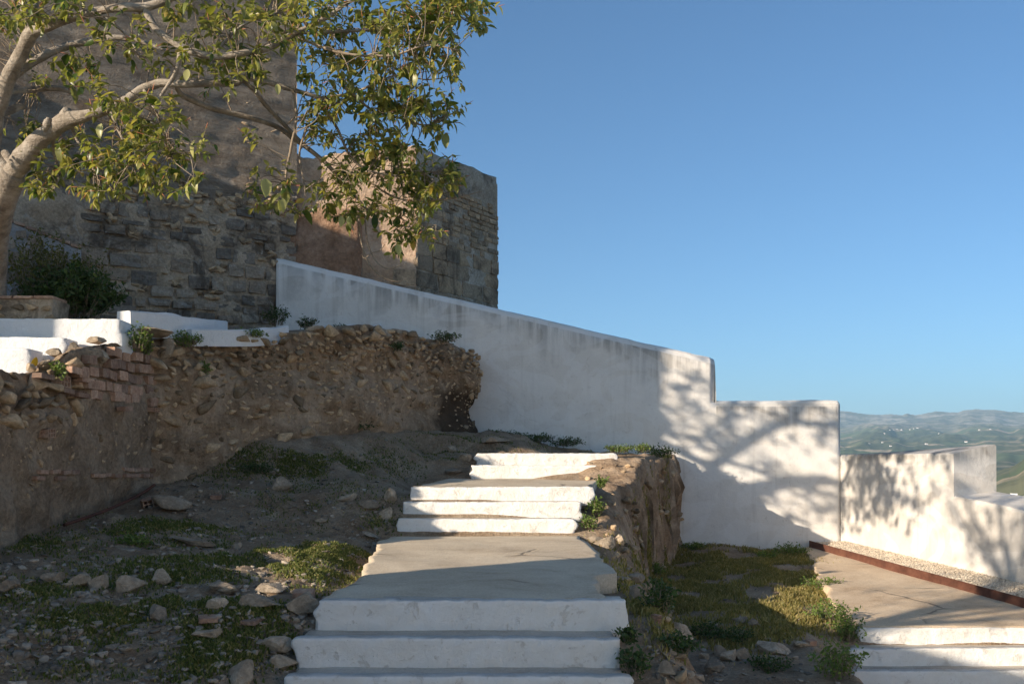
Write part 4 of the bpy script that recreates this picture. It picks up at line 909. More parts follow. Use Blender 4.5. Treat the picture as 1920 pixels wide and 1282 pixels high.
# leaf blade: pointed ellipse folded along the midrib, stalk at the origin, pointing +x
def leaf_shape(fold, curl, wid=.24):
    t = np.array([0, .12, .3, .5, .7, .88, 1.0]); wv = wid*np.array([.04, .55, .93, 1, .82, .42, 0]); v = []; f = []
    for a, b in zip(t, wv):
        z = -curl*a*a; v += [(a, b, z+fold*b), (a, 0, z), (a, -b, z+fold*b)]
    for i in range(len(t)-1):
        k = i*3; f += [(k, k+1, k+4, k+3), (k+1, k+2, k+5, k+4)]
    return np.array(v), np.array(f)[:, ::-1].copy()
LEAF = [leaf_shape(.25, .12), leaf_shape(.5, .25), leaf_shape(.15, .35, .22), leaf_shape(.7, .1, .25), leaf_shape(.35, .5, .23)]
def rot_basis(d, roll):
    t, u, b = frame(d); c_, s_ = math.cos(roll), math.sin(roll); return np.stack([t, u*c_+b*s_, -u*s_+b*c_], 1)   # columns
rl = np.random.default_rng(77)
BLOBS = [  # px, py, rx, ry, depth, spread, clusters
 (640, 35, 90, 40, 10.3, .5, 22), (760, 45, 90, 45, 10.4, .5, 34), (850, 40, 55, 40, 10.5, .4, 20), (890, 30, 25, 25, 10.6, .3, 6), (820, 105, 55, 35, 10.3, .5, 18), (700, 120, 80, 40, 10.3, .5, 26), (600, 125, 50, 45, 10.3, .5, 12),
 (760, 180, 60, 35, 10.5, .5, 20), (660, 200, 80, 35, 10.5, .5, 22), (800, 230, 45, 28, 10.7, .4, 14), (840, 205, 18, 18, 10.8, .3, 3), (600, 235, 40, 40, 10.6, .4, 9), (720, 260, 70, 28, 10.8, .4, 15),
 (700, 320, 90, 35, 11.0, .5, 26), (800, 335, 60, 35, 11.0, .5, 20), (850, 330, 25, 30, 11.0, .4, 5), (640, 360, 60, 30, 11.0, .4, 12), (760, 390, 60, 28, 11.2, .4, 16), (745, 440, 35, 25, 11.2, .3, 8), (680, 405, 40, 20, 11.2, .3, 8), (800, 425, 25, 25, 11.2, .3, 4),
 (510, 345, 35, 40, 10.0, .4, 8), (550, 395, 15, 12, 10.2, .2, 2), (485, 262, 12, 12, 10.0, .2, 1.4),
 (470, 55, 80, 50, 10.2, .6, 17), (540, 30, 60, 35, 10.2, .6, 12), (380, 40, 80, 45, 10.0, .6, 13), (440, 130, 80, 35, 10.2, .6, 13), (350, 120, 60, 35, 10.0, .5, 6), (300, 95, 40, 40, 10.0, .5, 4),
 (240, 60, 70, 50, 9.9, .5, 9), (130, 15, 60, 30, 9.9, .5, 10), (40, 20, 50, 35, 9.9, .5, 9), (20, 70, 40, 40, 10.8, .4, 6), (150, 130, 60, 35, 10.9, .4, 8), (70, 140, 40, 30, 11.0, .4, 4),
 (230, 215, 60, 35, 9.7, .5, 10), (300, 230, 40, 30, 9.6, .5, 6), (180, 185, 40, 25, 9.8, .4, 4), (160, 280, 70, 35, 10.3, .5, 15), (250, 290, 60, 35, 9.9, .5, 16), (320, 290, 35, 35, 9.7, .4, 7), (110, 320, 45, 35, 10.6, .4, 9), (210, 340, 50, 30, 10.2, .4, 10), (290, 330, 40, 25, 9.9, .4, 7), (90, 360, 25, 22, 10.4, .3, 3), (375, 275, 15, 15, 9.0, .2, 1.5), (355, 340, 15, 18, 9.0, .2, 1.5), (50, 240, 40, 30, 11.2, .4, 6),
 # crown above and left of the frame
 (700, -60, 170, 45, 10.5, .7, 26), (450, -70, 150, 50, 10.2, .8, 22), (200, -80, 150, 50, 10.0, .8, 20), (-60, 0, 60, 90, 10.3, .8, 12), (100, -200, 220, 70, 9.6, 1.0, 26), (400, -240, 220, 70, 10.2, 1.0, 26), (-150, -100, 100, 120, 9.0, 1.0, 20), (-350, -50, 130, 110, 8.2, 1.0, 20), (-150, -350, 200, 110, 7.6, 1.0, 26), (200, -380, 240, 90, 8.0, 1.0, 26), (-520, -220, 120, 100, 7.0, .8, 14), (480, -420, 120, 60, 7.0, .6, 8), (0, -500, 120, 60, 6.4, .6, 8), (-200, 150, 80, 70, 10.2, .8, 8), (-230, 60, 70, 80, 10.4, .4, 20), (-210, -60, 120, 70, 7.6, .5, 24), (-60, -150, 100, 60, 7.4, .4, 14), (-420, -300, 120, 90, 6.2, .5, 22)]
LEAVES = []; twigs = []; buds = []
for px, py, rx, ry, d, sp, nc in BLOBS:
    nc = int(nc*((1.75 if px > 540 else 1.75) if py > -20 else .6)+rl.random())
    for _ in range(nc):
        a = rl.uniform(0, 6.283); r = math.sqrt(rl.random()); c = P(px+math.cos(a)*r*rx, py+math.sin(a)*r*ry, d+rl.normal()*sp*.55)
        dd = np.linalg.norm(SK_P-c, axis=1); k = np.argsort(dd)[rl.integers(0, 4)]; s = SK_P[k]
        if dd[k] > 1.6: 
            s = c+(s-c)*1.2/dd[k]
        L = np.linalg.norm(c-s); mid = (s+c)/2+np.array([0, 0, .10*L])+rl.normal(size=3)*.08*L
        tp = smooth_path([s, mid, c], 4); twigs.append(tube(tp, np.linspace(.0065, .0028, len(tp)), 4))
        tdir = (c-mid)/max(1e-6, np.linalg.norm(c-mid)); tdir = tdir*.6+np.array([0, 0, .35])+rl.normal(size=3)*.35; tdir /= np.linalg.norm(tdir)
        nl = rl.integers(6, 12); tl = rl.uniform(.10, .2); tip = c+tdir*tl; twigs.append(tube(np.array([c, c+tdir*tl*.5, tip]), [.0028, .0025, .0018], 4))
        for i in range(nl):
            u = (i+rl.random())/nl; b = c+tdir*tl*u; ph = i*2.4+rl.uniform(-.4, .4); _, uu, bb = frame(tdir); side = uu*math.cos(ph)+bb*math.sin(ph)
            dr = side*.95+tdir*(.15+.5*u)+np.array([0, 0, -.55*rl.random()-.1]); dr /= np.linalg.norm(dr)
            ln_ = rl.uniform(.045, .112)*(1 if rl.random() < .92 else 1.6)
            LEAVES.append((b, rot_basis(dr, rl.normal()*.5), ln_, rl.integers(len(LEAF))))
        if rl.random() < .55: buds.append(tube(np.array([tip, tip+tdir*.03, tip+tdir*.075]), [.0045, .004, .0006], 4))
vis = []
for i, (b, R, ln_, k) in enumerate(LEAVES):
    q, z = proj(b); area = ln_/b[1]*(.4+abs(R[1, 2])) if (0 < q < 1920 and 0 < z < 1282) else 0
    vis.append(-area)
order = np.argsort(vis); LM = []
for v, f in LEAF:
    m_ = make_mesh('leaf', v, f, True); m_.materials.append(M['leaf_one']); LM.append(m_)
PALE = [m_.copy() for m_ in LM]
pm = leaf_mat('pale_leaf', [(0, (.33, .33, .10)), (.5, (.42, .40, .14)), (1, (.50, .44, .17))], (.45, .43, .18), .4, island=False)
for m_ in PALE: m_.materials.clear(); m_.materials.append(pm)
rp = np.random.default_rng(3)
for px, py, ln_ in ((366, 262, .16), (376, 262, .15), (384, 260, .14), (352, 342, .16), (366, 335, .14), (190, 232, .14), (498, 335, .19), (530, 372, .12), (524, 374, .11), (352, 130, .12), (478, 112, .12), (655, 155, .13), (622, 172, .12), (520, 158, .1), (240, 262, .13), (745, 458, .13), (640, 405, .12), (655, 405, .12)):
    o = bpy.data.objects.new('leaf', PALE[rp.integers(len(PALE))]); C.objects.link(o); o.parent = eTree; o.matrix_parent_inverse = Matrix.Translation(-eTree.location)
    b = P(px, py, 9.3 if py < 380 and px < 600 else 10.6); d = np.array([rp.normal()*.18, -.25, -1.0]); d /= np.linalg.norm(d); R_l = rot_basis(d, rp.uniform(-.5, .5)+math.pi/2*0)*ln_*np.array([1, 1.15, 1])
    o.matrix_basis = Matrix([[*R_l[r], b[r]] for r in range(3)]+[[0, 0, 0, 1]]); tag(o, 'pale yellow hanging leaf')
for i in order[:280]:
    b, R, ln_, k = LEAVES[i]; o = bpy.data.objects.new('leaf', LM[k]); C.objects.link(o); o.parent = eTree; o.matrix_parent_inverse = Matrix.Translation(-eTree.location)
    M4 = Matrix([[*(R[r]*ln_), b[r]] for r in range(3)]+[[0, 0, 0, 1]]); o.matrix_basis = M4
o = child('foliage', joined('foliage', [((LEAF[LEAVES[i][3]][0]*LEAVES[i][2])@LEAVES[i][1].T+LEAVES[i][0], LEAF[LEAVES[i][3]][1]) for i in order[280:]], True), M['leaf'], eTree); o['kind'] = 'stuff'
def quads(parts): return [(v, f) for v, f in parts]
def tube_mesh(name, parts): 
    vs, fs, k = [], [], 0
    for v, f in parts:
        vs.append(v); fs += [tuple(int(x)+k for x in (q if q[2] != q[3] else q[:3])) for q in f]; k += len(v)
    return make_mesh(name, np.concatenate(vs), fs, True)
o = child('twigs', tube_mesh('twigs', twigs), M['twig'], eTree); o['kind'] = 'stuff'
o = child('leaf_buds', tube_mesh('leaf_buds', buds), M['stipule'], eTree); o['kind'] = 'stuff'
# ------------------------------------------------------------ shrubs and weeds
def plant(name, base, w_, h_, mat, label, cat, nst, leaf, seed, lean=0.5, group=None, droop=.25, per=14):
    rg = np.random.default_rng(seed); e = empty(name, base, label, cat, group); st_, lv = [], []
    for _ in range(nst):
        a = rg.uniform(0, 6.283); r = rg.random()**.6; b = base+np.array([math.cos(a)*r*w_*.22, math.sin(a)*r*w_*.18, -.02])
        tip = base+np.array([math.cos(a)*r*w_*.5, math.sin(a)*r*w_*.4, h_*rg.uniform(.5, 1)*(1-.45*r*r)]); mid = (b+tip)/2+np.array([0, 0, h_*.12])+rg.normal(size=3)*h_*.05
        p = smooth_path([b, mid, tip], 4); st_.append(tube(p, np.linspace(.0035, .0012, len(p))*max(1, h_*1.5), 3))
        for k in range(per):
            q = p[min(len(p)-1, int((.2+.8*rg.random())*len(p)))]+rg.normal(size=3)*leaf*.5; dr = rg.normal(size=3)+np.array([0, 0, .2-droop]); dr /= np.linalg.norm(dr)
            v, f = LEAF[rg.integers(5)]; lv.append(((v*leaf*rg.uniform(.6, 1.3))@rot_basis(dr, rg.uniform(0, 6)).T+q, f))
    child('stems', tube_mesh('stems', st_), M['twig'], e); o = child('foliage', joined('foliage', lv, True), mat, e); return e
def G(px, py): 
    r = hit(px, py)[0]
    return r if not np.isnan(r[0]) else P(px, py, 12)
def TZ(px, py, d): return P(px, py, d)
plant('shrub', P(140, 592, 12.6), 1.35, .68, M['bush'], 'dark green rounded shrub at the foot of the big tower', 'shrub', 150, .06, 1, per=26)
plant('shrub', P(80, 575, 13.0), 1.4, 1.05, M['bush_dry'], 'wispy olive shrub behind the tree trunk by the cobbled panel', 'shrub', 130, .045, 2, per=20)
plant('shrub', P(172, 560, 13.4), .7, .8, M['bush_dry'], 'small thin olive shrub right of the dark shrub', 'shrub', 35, .04, 3, per=12)
W = [ # px, py(base), depth or None for ground, width m, height m, mat, label
 (518, 607, 15.9, .5, .32, 'weed_dark', 'dark weed in the corner where the white wall meets the tower'),
 (575, 612, 15.9, .4, .16, 'weed_dark', 'low weed under the left end of the sloping wall'),
 (835, 638, 15.9, .55, .16, 'weed_dark', 'weed trailing over the right end of the rubble wall'),
 (640, 622, 15.2, .3, .12, 'weed_dark', 'small weed beside the short white kerb'),
 (258, 650, 11.7, .36, .28, 'weed', 'weed clump at the end of the bright white steps'),
 (345, 648, 12.75, .55, .2, 'weed', 'wide weed patch under the low white kerb wall'),
 (385, 700, 12.85, .16, .18, 'weed', 'small green weed rooted in the rubble wall face'),
 (275, 662, 12.2, .12, .22, 'weed', 'thin upright weed above the exposed bricks'),
 (470, 630, 13.5, .5, .1, 'weed', 'short weeds in front of the sunlit kerb'),
 (745, 655, 15.05, .2, .14, 'weed_dark', 'grey green weed in the rubble wall below its top'),
 (110, 706, 9.55, .16, .16, 'weed', 'bright weed sprouting above the hollow bricks'),
 (940, 820, 16.6, .8, .13, 'weed_dark', 'weed row at the foot of the sloping wall, left end'),
 (1000, 826, 16.6, .8, .14, 'weed_dark', 'weed row at the foot of the sloping wall, middle'),
 (1060, 834, 16.6, .7, .14, 'weed_dark', 'weed row at the foot of the sloping wall, right end'),
 (1160, 846, 16.3, .6, .12, 'weed', 'weed at the right corner above the top pair of steps'),
 (1205, 846, 16.5, .4, .14, 'weed', 'small weed between wall and bank edge'),
 (1245, 856, 16.2, .65, .2, 'weed_dark', 'spiky weed hanging over the bank top at the wall'),
 (1140, 1108, None, .26, .08, 'weed_dark', 'weed growing in the hole in the landing edge'),
 (1092, 1096, None, .08, .05, 'weed_dark', 'tiny weed in the landing crack'),
 (1118, 962, 11.6, .22, .18, 'weed', 'weed beside the upper right end of the middle steps'),
 (1105, 988, 11.2, .24, .16, 'weed', 'weed beside the lower right end of the middle steps'),
 (1128, 910, 12.0, .14, .12, 'weed', 'small weed at the edge of the upper landing'),
 (1178, 1195, 6.4, .13, .07, 'weed_dark', 'weed tucked under the right end of the first foreground step'),
 (1190, 1262, 6.2, .2, .2, 'weed_dark', 'dark weed right of the second foreground step'),
 (250, 1022, None, .34, .1, 'weed', 'broad leaved weed in the grass at left'),
 (480, 885, None, .5, .12, 'weed_dark', 'low weed mat under the rubble wall, left'),
 (600, 812, None, .6, .1, 'weed_dark', 'weeds at the middle of the rubble wall foot'),
 (665, 806, None, .7, .14, 'weed_dark', 'weed clump at the rubble wall foot nearer the white wall'),
 (790, 808, None, .5, .12, 'weed_dark', 'weeds at the dark end of the rubble wall'),
 (1565, 1165, None, .7, .26, 'weed', 'tall bright weed at the left edge of the right path'),
 (1588, 1205, None, .45, .28, 'weed', 'bright weed bush against the left end of the right hand steps'),
 (1572, 1272, None, .55, .38, 'weed', 'large sunlit weed bush beside the lowest right hand steps'),
 (1540, 1105, None, .6, .2, 'weed', 'leafy weed at the bend of the right path'),
 (1480, 1040, None, .7, .2, 'weed', 'sunlit weeds at the foot of the flat topped block'),
 (1435, 1046, None, .5, .12, 'weed', 'low weeds along the flat topped block, left of the sunlit ones'),
 (1235, 1150, None, .3, .28, 'weed_dark', 'dark weed at the foot of the bank beside the foreground steps'),
 (1225, 1080, None, .4, .22, 'weed', 'weed at the foot of the tall earth bank'),
 (1300, 1030, None, .5, .14, 'weed', 'weed patch below the shaded end of the white wall'),
 (1385, 1200, None, .5, .14, 'weed_dark', 'shaded weed among rocks at bottom right'),
 (1330, 1195, None, .5, .16, 'weed_dark', 'dark weed between the rocks right of the bank'),
 (1270, 1225, None, .3, .14, 'weed_dark', 'small weed under the brown rock by the bank'),
 (1440, 1255, None, .5, .14, 'weed_dark', 'shaded weed at the bottom edge right of the steps')]
for i, (px, py, d, w_, h_, mt, lab) in enumerate(W):
    q = G(px, py) if d is None else P(px, py, d)
    plant('weed', q, w_, h_, M[mt], lab, 'weed', int(14+w_*60), .028+.03*h_, 100+i, group='weeds around the ruins', per=11)
# yellow leaf plant beside the terrace steps
e = empty('young_plant', P(62, 690, 9.5), 'single yellow leaf standing by the bright white steps', 'plant')
v, f = LEAF[0]; child('leaf', make_mesh('leaf', (v*.12)@rot_basis(np.array([.35, -.2, .9]), .4).T+P(62, 690, 9.5), f, True), N('yellow_leaf').done((.55, .36, .03), .5), e)
# ------------------------------------------------------------ grass (uncountable)
def grass(name, patches, mat, label, n, hh, seed, thr=.0):
    rg = np.random.default_rng(seed); wt = np.array([a[2]*a[3]*a[4] for a in patches]); ix = rg.choice(len(patches), n, p=wt/wt.sum())
    pa = np.array([a[:4] for a in patches])[ix]; r = np.sqrt(rg.random(n))*(1+.40*rg.normal(size=n)); a = rg.uniform(0, 6.283, n)
    q = hit(pa[:, 0]+np.cos(a)*r*pa[:, 2], pa[:, 1]+np.sin(a)*r*pa[:, 3]); q = q[~np.isnan(q[:, 0])]; q[:, 0] += rg.uniform(-.05, .05, len(q)); q[:, 1] += rg.uniform(-.12, .12, len(q)); q[:, 2] = hmap(q[:, 0], q[:, 1])
    keep = fbm(q[:, 0]*2.2, q[:, 1]*2.2, seed, 4) > thr+.9*(rg.random(len(q))-.5); q = q[keep]
    st_ = (q[:, 0] > -1.22) & (q[:, 0] < .78) & (q[:, 1] < 14.6); q = q[~st_]; n = len(q)
    h = hh*rg.uniform(.35, 1.2, n); wv = rg.uniform(.003, .007, n)*1.3; an = rg.uniform(0, 6.283, n); sd_ = np.stack([np.cos(an), np.sin(an), 0*an], 1)*wv[:, None]
    ln_ = rg.normal(size=(n, 3))*np.array([1, 1, 0])*(h*.45)[:, None]; tip = q+ln_+np.array([0, 0, 1])*h[:, None]; mid = q+ln_*.3+np.array([0, 0, .6])*h[:, None]
    q = q-np.array([0, 0, .012]); V = np.stack([q-sd_, q+sd_, mid+sd_*.8, mid-sd_*.8, tip, tip], 1).reshape(-1, 3); k = np.arange(n)*6
    Fq = np.concatenate([np.stack([k, k+1, k+2, k+3], 1), np.stack([k+3, k+2, k+4, k+5], 1)])
    return tag(link(name, make_mesh(name, V, Fq), mat), label, 'grass', kind='stuff')
GL = [(560, 858, 160, 20, 1), (640, 880, 120, 14, .8), (520, 885, 100, 12, .7), (300, 985, 150, 14, 1), (420, 985, 90, 14, 1), (240, 1000, 90, 10, .7), (500, 1033, 210, 18, 1), (590, 1062, 110, 26, 1.4), (420, 1058, 150, 18, 1), (640, 1045, 70, 24, 1.3), (330, 1090, 60, 9, .6), (250, 1135, 130, 10, .9), (340, 1192, 70, 14, .8), (405, 1212, 80, 16, .8), (220, 1172, 60, 12, .6), (60, 1112, 70, 20, .5), (90, 1160, 80, 18, .5), (460, 1145, 60, 16, .5), (120, 1245, 120, 20, .4), (330, 1250, 100, 18, .5), (700, 985, 80, 16, .35), (600, 945, 150, 30, .2), (60, 1020, 70, 14, .7), (900, 830, 150, 10, .5), (1100, 842, 120, 6, .5), (420, 1240, 60, 14, .7), (850, 870, 60, 20, .2), (530, 1180, 40, 20, .3), (380, 1080, 380, 90, .22), (300, 1200, 300, 70, .12), (560, 890, 240, 40, .25)]
grass('grass', GL, M['grass'], 'short green grass patches on the left slope', 90000, .028, 41, -.05)
GR = [(1340, 1045, 160, 30, 1), (1320, 1090, 150, 35, 1), (1440, 1060, 80, 40, 1.2), (1480, 1105, 60, 40, 1), (1300, 1140, 120, 30, .6), (1430, 1140, 110, 25, .5), (1260, 1030, 60, 20, 1), (1360, 1200, 120, 25, .3), (1540, 1120, 25, 40, .6), (1480, 1180, 80, 25, .35), (1245, 1100, 30, 60, .8), (1500, 1030, 25, 8, 1)]
grass('grass', GR, M['grass_dry'], 'dry yellowing grass on the lower ground by the white wall', 85000, .055, 43, -.22)
# ------------------------------------------------------------ rocks, one by one
BIG = [make_mesh('rock', *rock_shape(300+i, I3, 9, .25), True) for i in range(9)]
for m_ in BIG:
    m_.materials.append(M['rock'])
    m_.polygons.foreach_set('use_smooth', np.zeros(len(m_.polygons), bool))
RK = [(240, 1112, 62, 36, 'pale boxy rock, largest in the row on the left slope'), (300, 1098, 44, 32, 'pointed tan rock just right of the pale boxy one'), (145, 1103, 46, 24, 'flat grey rock left of the pale boxy one'), (95, 1094, 42, 26, 'dull brown rock in the row, next to the leftmost'), (185, 1105, 46, 30, 'dark broken rock between the flat grey and the pale boxy rocks'), (22, 1112, 50, 26, 'leftmost brown rock at the edge of the slope'),
 (297, 1165, 40, 30, 'tan rock at the sunlit patch on the left slope'), (415, 1114, 64, 30, 'rounded grey rock below the bright grass'), (405, 1147, 42, 26, 'angular pale rock below the rounded grey one'), (477, 1143, 80, 30, 'wide blue grey flat rock left of the brown block'), (500, 1113, 74, 16, 'long flat slab above the blue grey rock'), (560, 1156, 66, 44, 'brown block against the left end of the first foreground step'), (385, 1200, 56, 18, 'grey flat rock half buried in dark grass'), (452, 1290, 74, 52, 'big grey brown rock at the bottom edge beside the steps'), (120, 1210, 22, 17, 'small square rock at the lower left'), (212, 1222, 30, 11, 'thin pale stone in the lower left dirt'), (88, 1263, 38, 9, 'white flat stone near the bottom left'), (517, 1227, 62, 34, 'sloping brown rock beside the second foreground step'), (527, 1262, 60, 30, 'broken rock wedged left of the third foreground step'),
 (525, 922, 44, 28, 'pale rounded rock in the upper dirt slope'), (690, 958, 44, 20, 'blue grey slate left of the middle steps'), (650, 940, 34, 14, 'dark flat stone above the slate'), (725, 975, 30, 24, 'rock at the lower left end of the middle steps'), (735, 945, 30, 30, 'rock wedged at the left end of the middle steps'), (850, 848, 24, 14, 'brown rounded rock above the top steps'), (845, 890, 40, 14, 'grey lump left of the lower top step'), (872, 868, 26, 18, 'rock at the left end of the topmost step'), (930, 838, 60, 12, 'long low rock behind the topmost step'), (690, 1008, 40, 8, 'flat pale stone left of the landing'), (600, 985, 24, 10, 'tiny pale stone in the dirt left of the landing'), (360, 1022, 80, 12, 'flat concrete slab lying in the left grass'), (445, 1030, 26, 12, 'pale stone at the end of the flat slab'), (150, 1082, 50, 8, 'low slate above the flat grey rock'),
 (1275, 1203, 62, 36, 'brown slanted rock at the foot of the bank'), (1337, 1262, 46, 32, 'reddish rock near the bottom right of the bank'), (1290, 1276, 28, 16, 'small white stone at the bottom by the bank'), (1262, 1235, 20, 14, 'small grey stone under the slanted rock'), (1350, 1232, 30, 24, 'round brown rock left of the flat brown one'), (1387, 1238, 36, 26, 'upright grey brown rock among the shaded weeds'), (1365, 1240, 40, 22, 'flat brown rock between two upright ones'), (1392, 1170, 32, 14, 'pale rock in the sunlit dry grass, left'), (1416, 1178, 26, 16, 'orange rock in the sunlit dry grass'), (1455, 1226, 66, 22, 'long dark rock at the edge of the lower right shade'), (1500, 1215, 40, 14, 'grey flat rock near the bright weeds'), (1320, 1240, 22, 16, 'small brown stone between bank and reddish rock'), (1250, 1270, 40, 30, 'earth stained rock at the bank foot, bottom edge'),
 (1195, 1128, 40, 34, 'tan upright stone on the shoulder above the first foreground step'), (1217, 1118, 26, 34, 'rusty stone on the outer edge of the shoulder'), (1223, 1140, 24, 22, 'small tan stone below the rusty one'), (1138, 1030, 46, 26, 'yellowish rock at the right end of the landing'), (1165, 1026, 24, 24, 'rock beside the yellowish one at the bank foot'), (1120, 1018, 34, 12, 'flat reddish stone at the landing corner'), (1160, 1090, 46, 14, 'grey stone on the landing shoulder'), (1190, 1095, 40, 20, 'grey rounded stone outside the landing shoulder')]
rk = np.random.default_rng(9)
for i, (px, py, w_, h_, lab) in enumerate(RK):
    q = G(px, py-1); k = q[1]/F; o = bpy.data.objects.new('rock', BIG[i % 9]); C.objects.link(o)
    o.location = Vector((q[0], q[1]+w_*k*.12, q[2]+h_*k*.36)); o.scale = (w_*k*.52, w_*k*rk.uniform(.36, .5), h_*k*.58)
    o.rotation_euler = (rk.normal()*.12, rk.normal()*.12, rk.normal()*.3); tag(o, lab, 'rock', 'rocks lying on the slopes')
TR = [(683, 622, 14.85, 27, 20, 'dark rounded rock on top of the rubble wall'), (655, 620, 14.65, 18, 12, 'small rock left of the dark rounded one on the rubble wall'), (708, 620, 15.0, 26, 16, 'flat rock right of the dark rounded one on the rubble wall'), (742, 622, 15.25, 22, 16, 'sunlit pale rock on the crest of the rubble wall'), (722, 628, 15.05, 26, 20, 'grey rock below the pale one on the wall crest'), (590, 618, 14.2, 40, 10, 'flat brown stone on the rubble wall beside the sunlit kerb'), (310, 655, 12.55, 60, 40, 'large slanted grey rock on the terrace edge above the bricks'), (290, 622, 12.15, 80, 14, 'long weathered stone at the end of the white steps'), (180, 640, 11.1, 36, 14, 'flat tan stone under the white step corner'), (190, 668, 10.8, 30, 22, 'round sunlit rock on the terrace edge'), (165, 662, 10.6, 44, 18, 'broken sunlit rock left of the round one'), (60, 688, 9.5, 24, 16, 'grey stone by the yellow leaf'), (85, 684, 9.6, 40, 14, 'flat stone right of the yellow leaf'), (140, 652, 10.6, 26, 18, 'dark stone at the foot of the second white step'), (100, 662, 10.3, 32, 16, 'dark stone at the foot of the third white step')]
for i, (px, py, d, w_, h_, lab) in enumerate(TR):
    q = P(px, py, d); k = d/F; o = bpy.data.objects.new('rock', BIG[(i*2+1) % 9]); C.objects.link(o)
    o.location = q; o.scale = (w_*k*.52, w_*k*.42, h_*k*.6); o.rotation_euler = (rk.normal()*.12, rk.normal()*.12, rk.normal()*.3); tag(o, lab, 'rock', 'rocks on the terrace edge')
rg2 = np.random.default_rng(19); nb = 0
for _ in range(900):
    px, py = (rg2.uniform(1095, 1285), rg2.uniform(858, 1075)) if rg2.random() < .6 else (rg2.uniform(1165, 1275), rg2.uniform(1070, 1282))
    q = hit(px, py)[0]
    if np.isnan(q[0]): continue
    f_ = float(ground_h(np.array(q[0]), np.array(q[1]))[1])
    if not (.02 < f_ < .97 or (q[0] > .95 and q[1] > 7)) or q[0] > 3.0 or nb >= 110: continue
    nb += 1; r = rg2.uniform(.018, .075); o = bpy.data.objects.new('stone', ROCKS[rg2.integers(10)]); C.objects.link(o); o.parent = ground; o.location = Vector(q)+Vector((.01, -.02, 0)); o.scale = (r, r*.8, r*.7); o.rotation_euler = (rg2.uniform(-.5, .5), rg2.uniform(-.5, .5), rg2.uniform(0, 3))
# broken concrete chunk, brick bits and pipe by the wall corner
def single_brick(px, py, w_, h_, lab, mesh, rz=.3, ry=0):
    q = G(px, py); k = q[1]/F; o = bpy.data.objects.new('brick', mesh); C.objects.link(o); o.location = Vector((q[0], q[1], q[2]+h_*k*.4)); o.scale = (w_*k*.5, w_*k*.5, h_*k*.5); o.rotation_euler = (.1, ry, rz); return tag(o, lab, 'brick', 'loose bricks on the ground')
single_brick(280, 950, 27, 17, 'hollow clay brick lying at the wall corner beside the pipe', HB, .5, -.25)
single_brick(1521, 1210, 15, 10, 'small orange brick by the bright weeds', BR[0]); single_brick(1230, 1168, 15, 15, 'hollow brick end sticking out of the bank', HB, .9)
single_brick(570, 1120, 38, 15, 'red brick lump above the brown block', BR[2], .1); single_brick(390, 1168, 34, 9, 'half buried red brick on the left slope', BR[3], .4); single_brick(470, 1178, 30, 8, 'flat red brick piece left of the steps', BR[1], -.2); single_brick(405, 935, 20, 8, 'red brick shard in the dirt by the wall corner', BR[4], .2)
q = G(318, 955); k = q[1]/F; o = tag(link('concrete_chunk', make_mesh('concrete_chunk', *rock_shape(515, I3, 14, .15))), 'broken concrete chunk lying at the wall corner', 'rubble'); o.data.materials.clear(); o.data.materials.append(M['rock'])
o.location = Vector(q)+Vector((.02, 0, .05)); o.scale = (.24, .15, .10); o.rotation_euler = (.1, .22, -.2)
pp = [G(120, 992)+[0, 0, .03], G(200, 962)+[0, 0, .03], G(262, 935)+[0, 0, .04], G(290, 918)+[0, 0, .06]]
v, f = tube(smooth_path(pp, 5), .017, 8); tag(link('rusty_pipe', make_mesh('rusty_pipe', v, [tuple(map(int, q)) if q[2] != q[3] else tuple(map(int, q[:3])) for q in f], True), M['corten']), 'thin rusty pipe lying along the foot of the left wall', 'pipe')
# loose painted strip on the landing edge
pz = [(.735, 8.2), (.93, 7.55), (.99, 7.58), (.80, 8.22)]
pa = [P(1080, 1037, 8.75), P(1094, 1037, 8.75), P(1120, 1087, 7.55), P(1106, 1087, 7.55)]
lz = lambda y: float(np.interp(y, [6.68, 7.35, 8.0, 9.3], [-.914, -.893, -.88, -.85]))
v = [(x_, y_, lz(y_)+.018) for x_, y_ in ((.60, 8.75), (.645, 8.75), (.64, 7.75), (.575, 7.78))]
# pebbles
n = 8000; px = RNG.uniform(0, 760, n); py = RNG.uniform(840, 1282, n)
px2 = RNG.uniform(1180, 1560, 1500); py2 = RNG.uniform(1040, 1282, 1500)
q = hit(np.concatenate([px, px2]), np.concatenate([py, py2])); q = q[~np.isnan(q[:, 0])]; q = q[~((q[:, 0] > -1.3) & (q[:, 0] < .9))]; q[:, 0] += RNG.uniform(-.05, .05, len(q)); q[:, 1] += RNG.uniform(-.1, .1, len(q)); q[:, 2] = hmap(q[:, 0], q[:, 1]); q = q[q[:, 0] > -4.3]
tag(scatter_chips('pebbles', q+np.array([0, 0, .004]), .005+.040*RNG.random(len(q))**5, M['pebble'], seed=6, flat=.7), 'scattered pebbles and stone chips on the dirt', 'pebbles', kind='stuff')
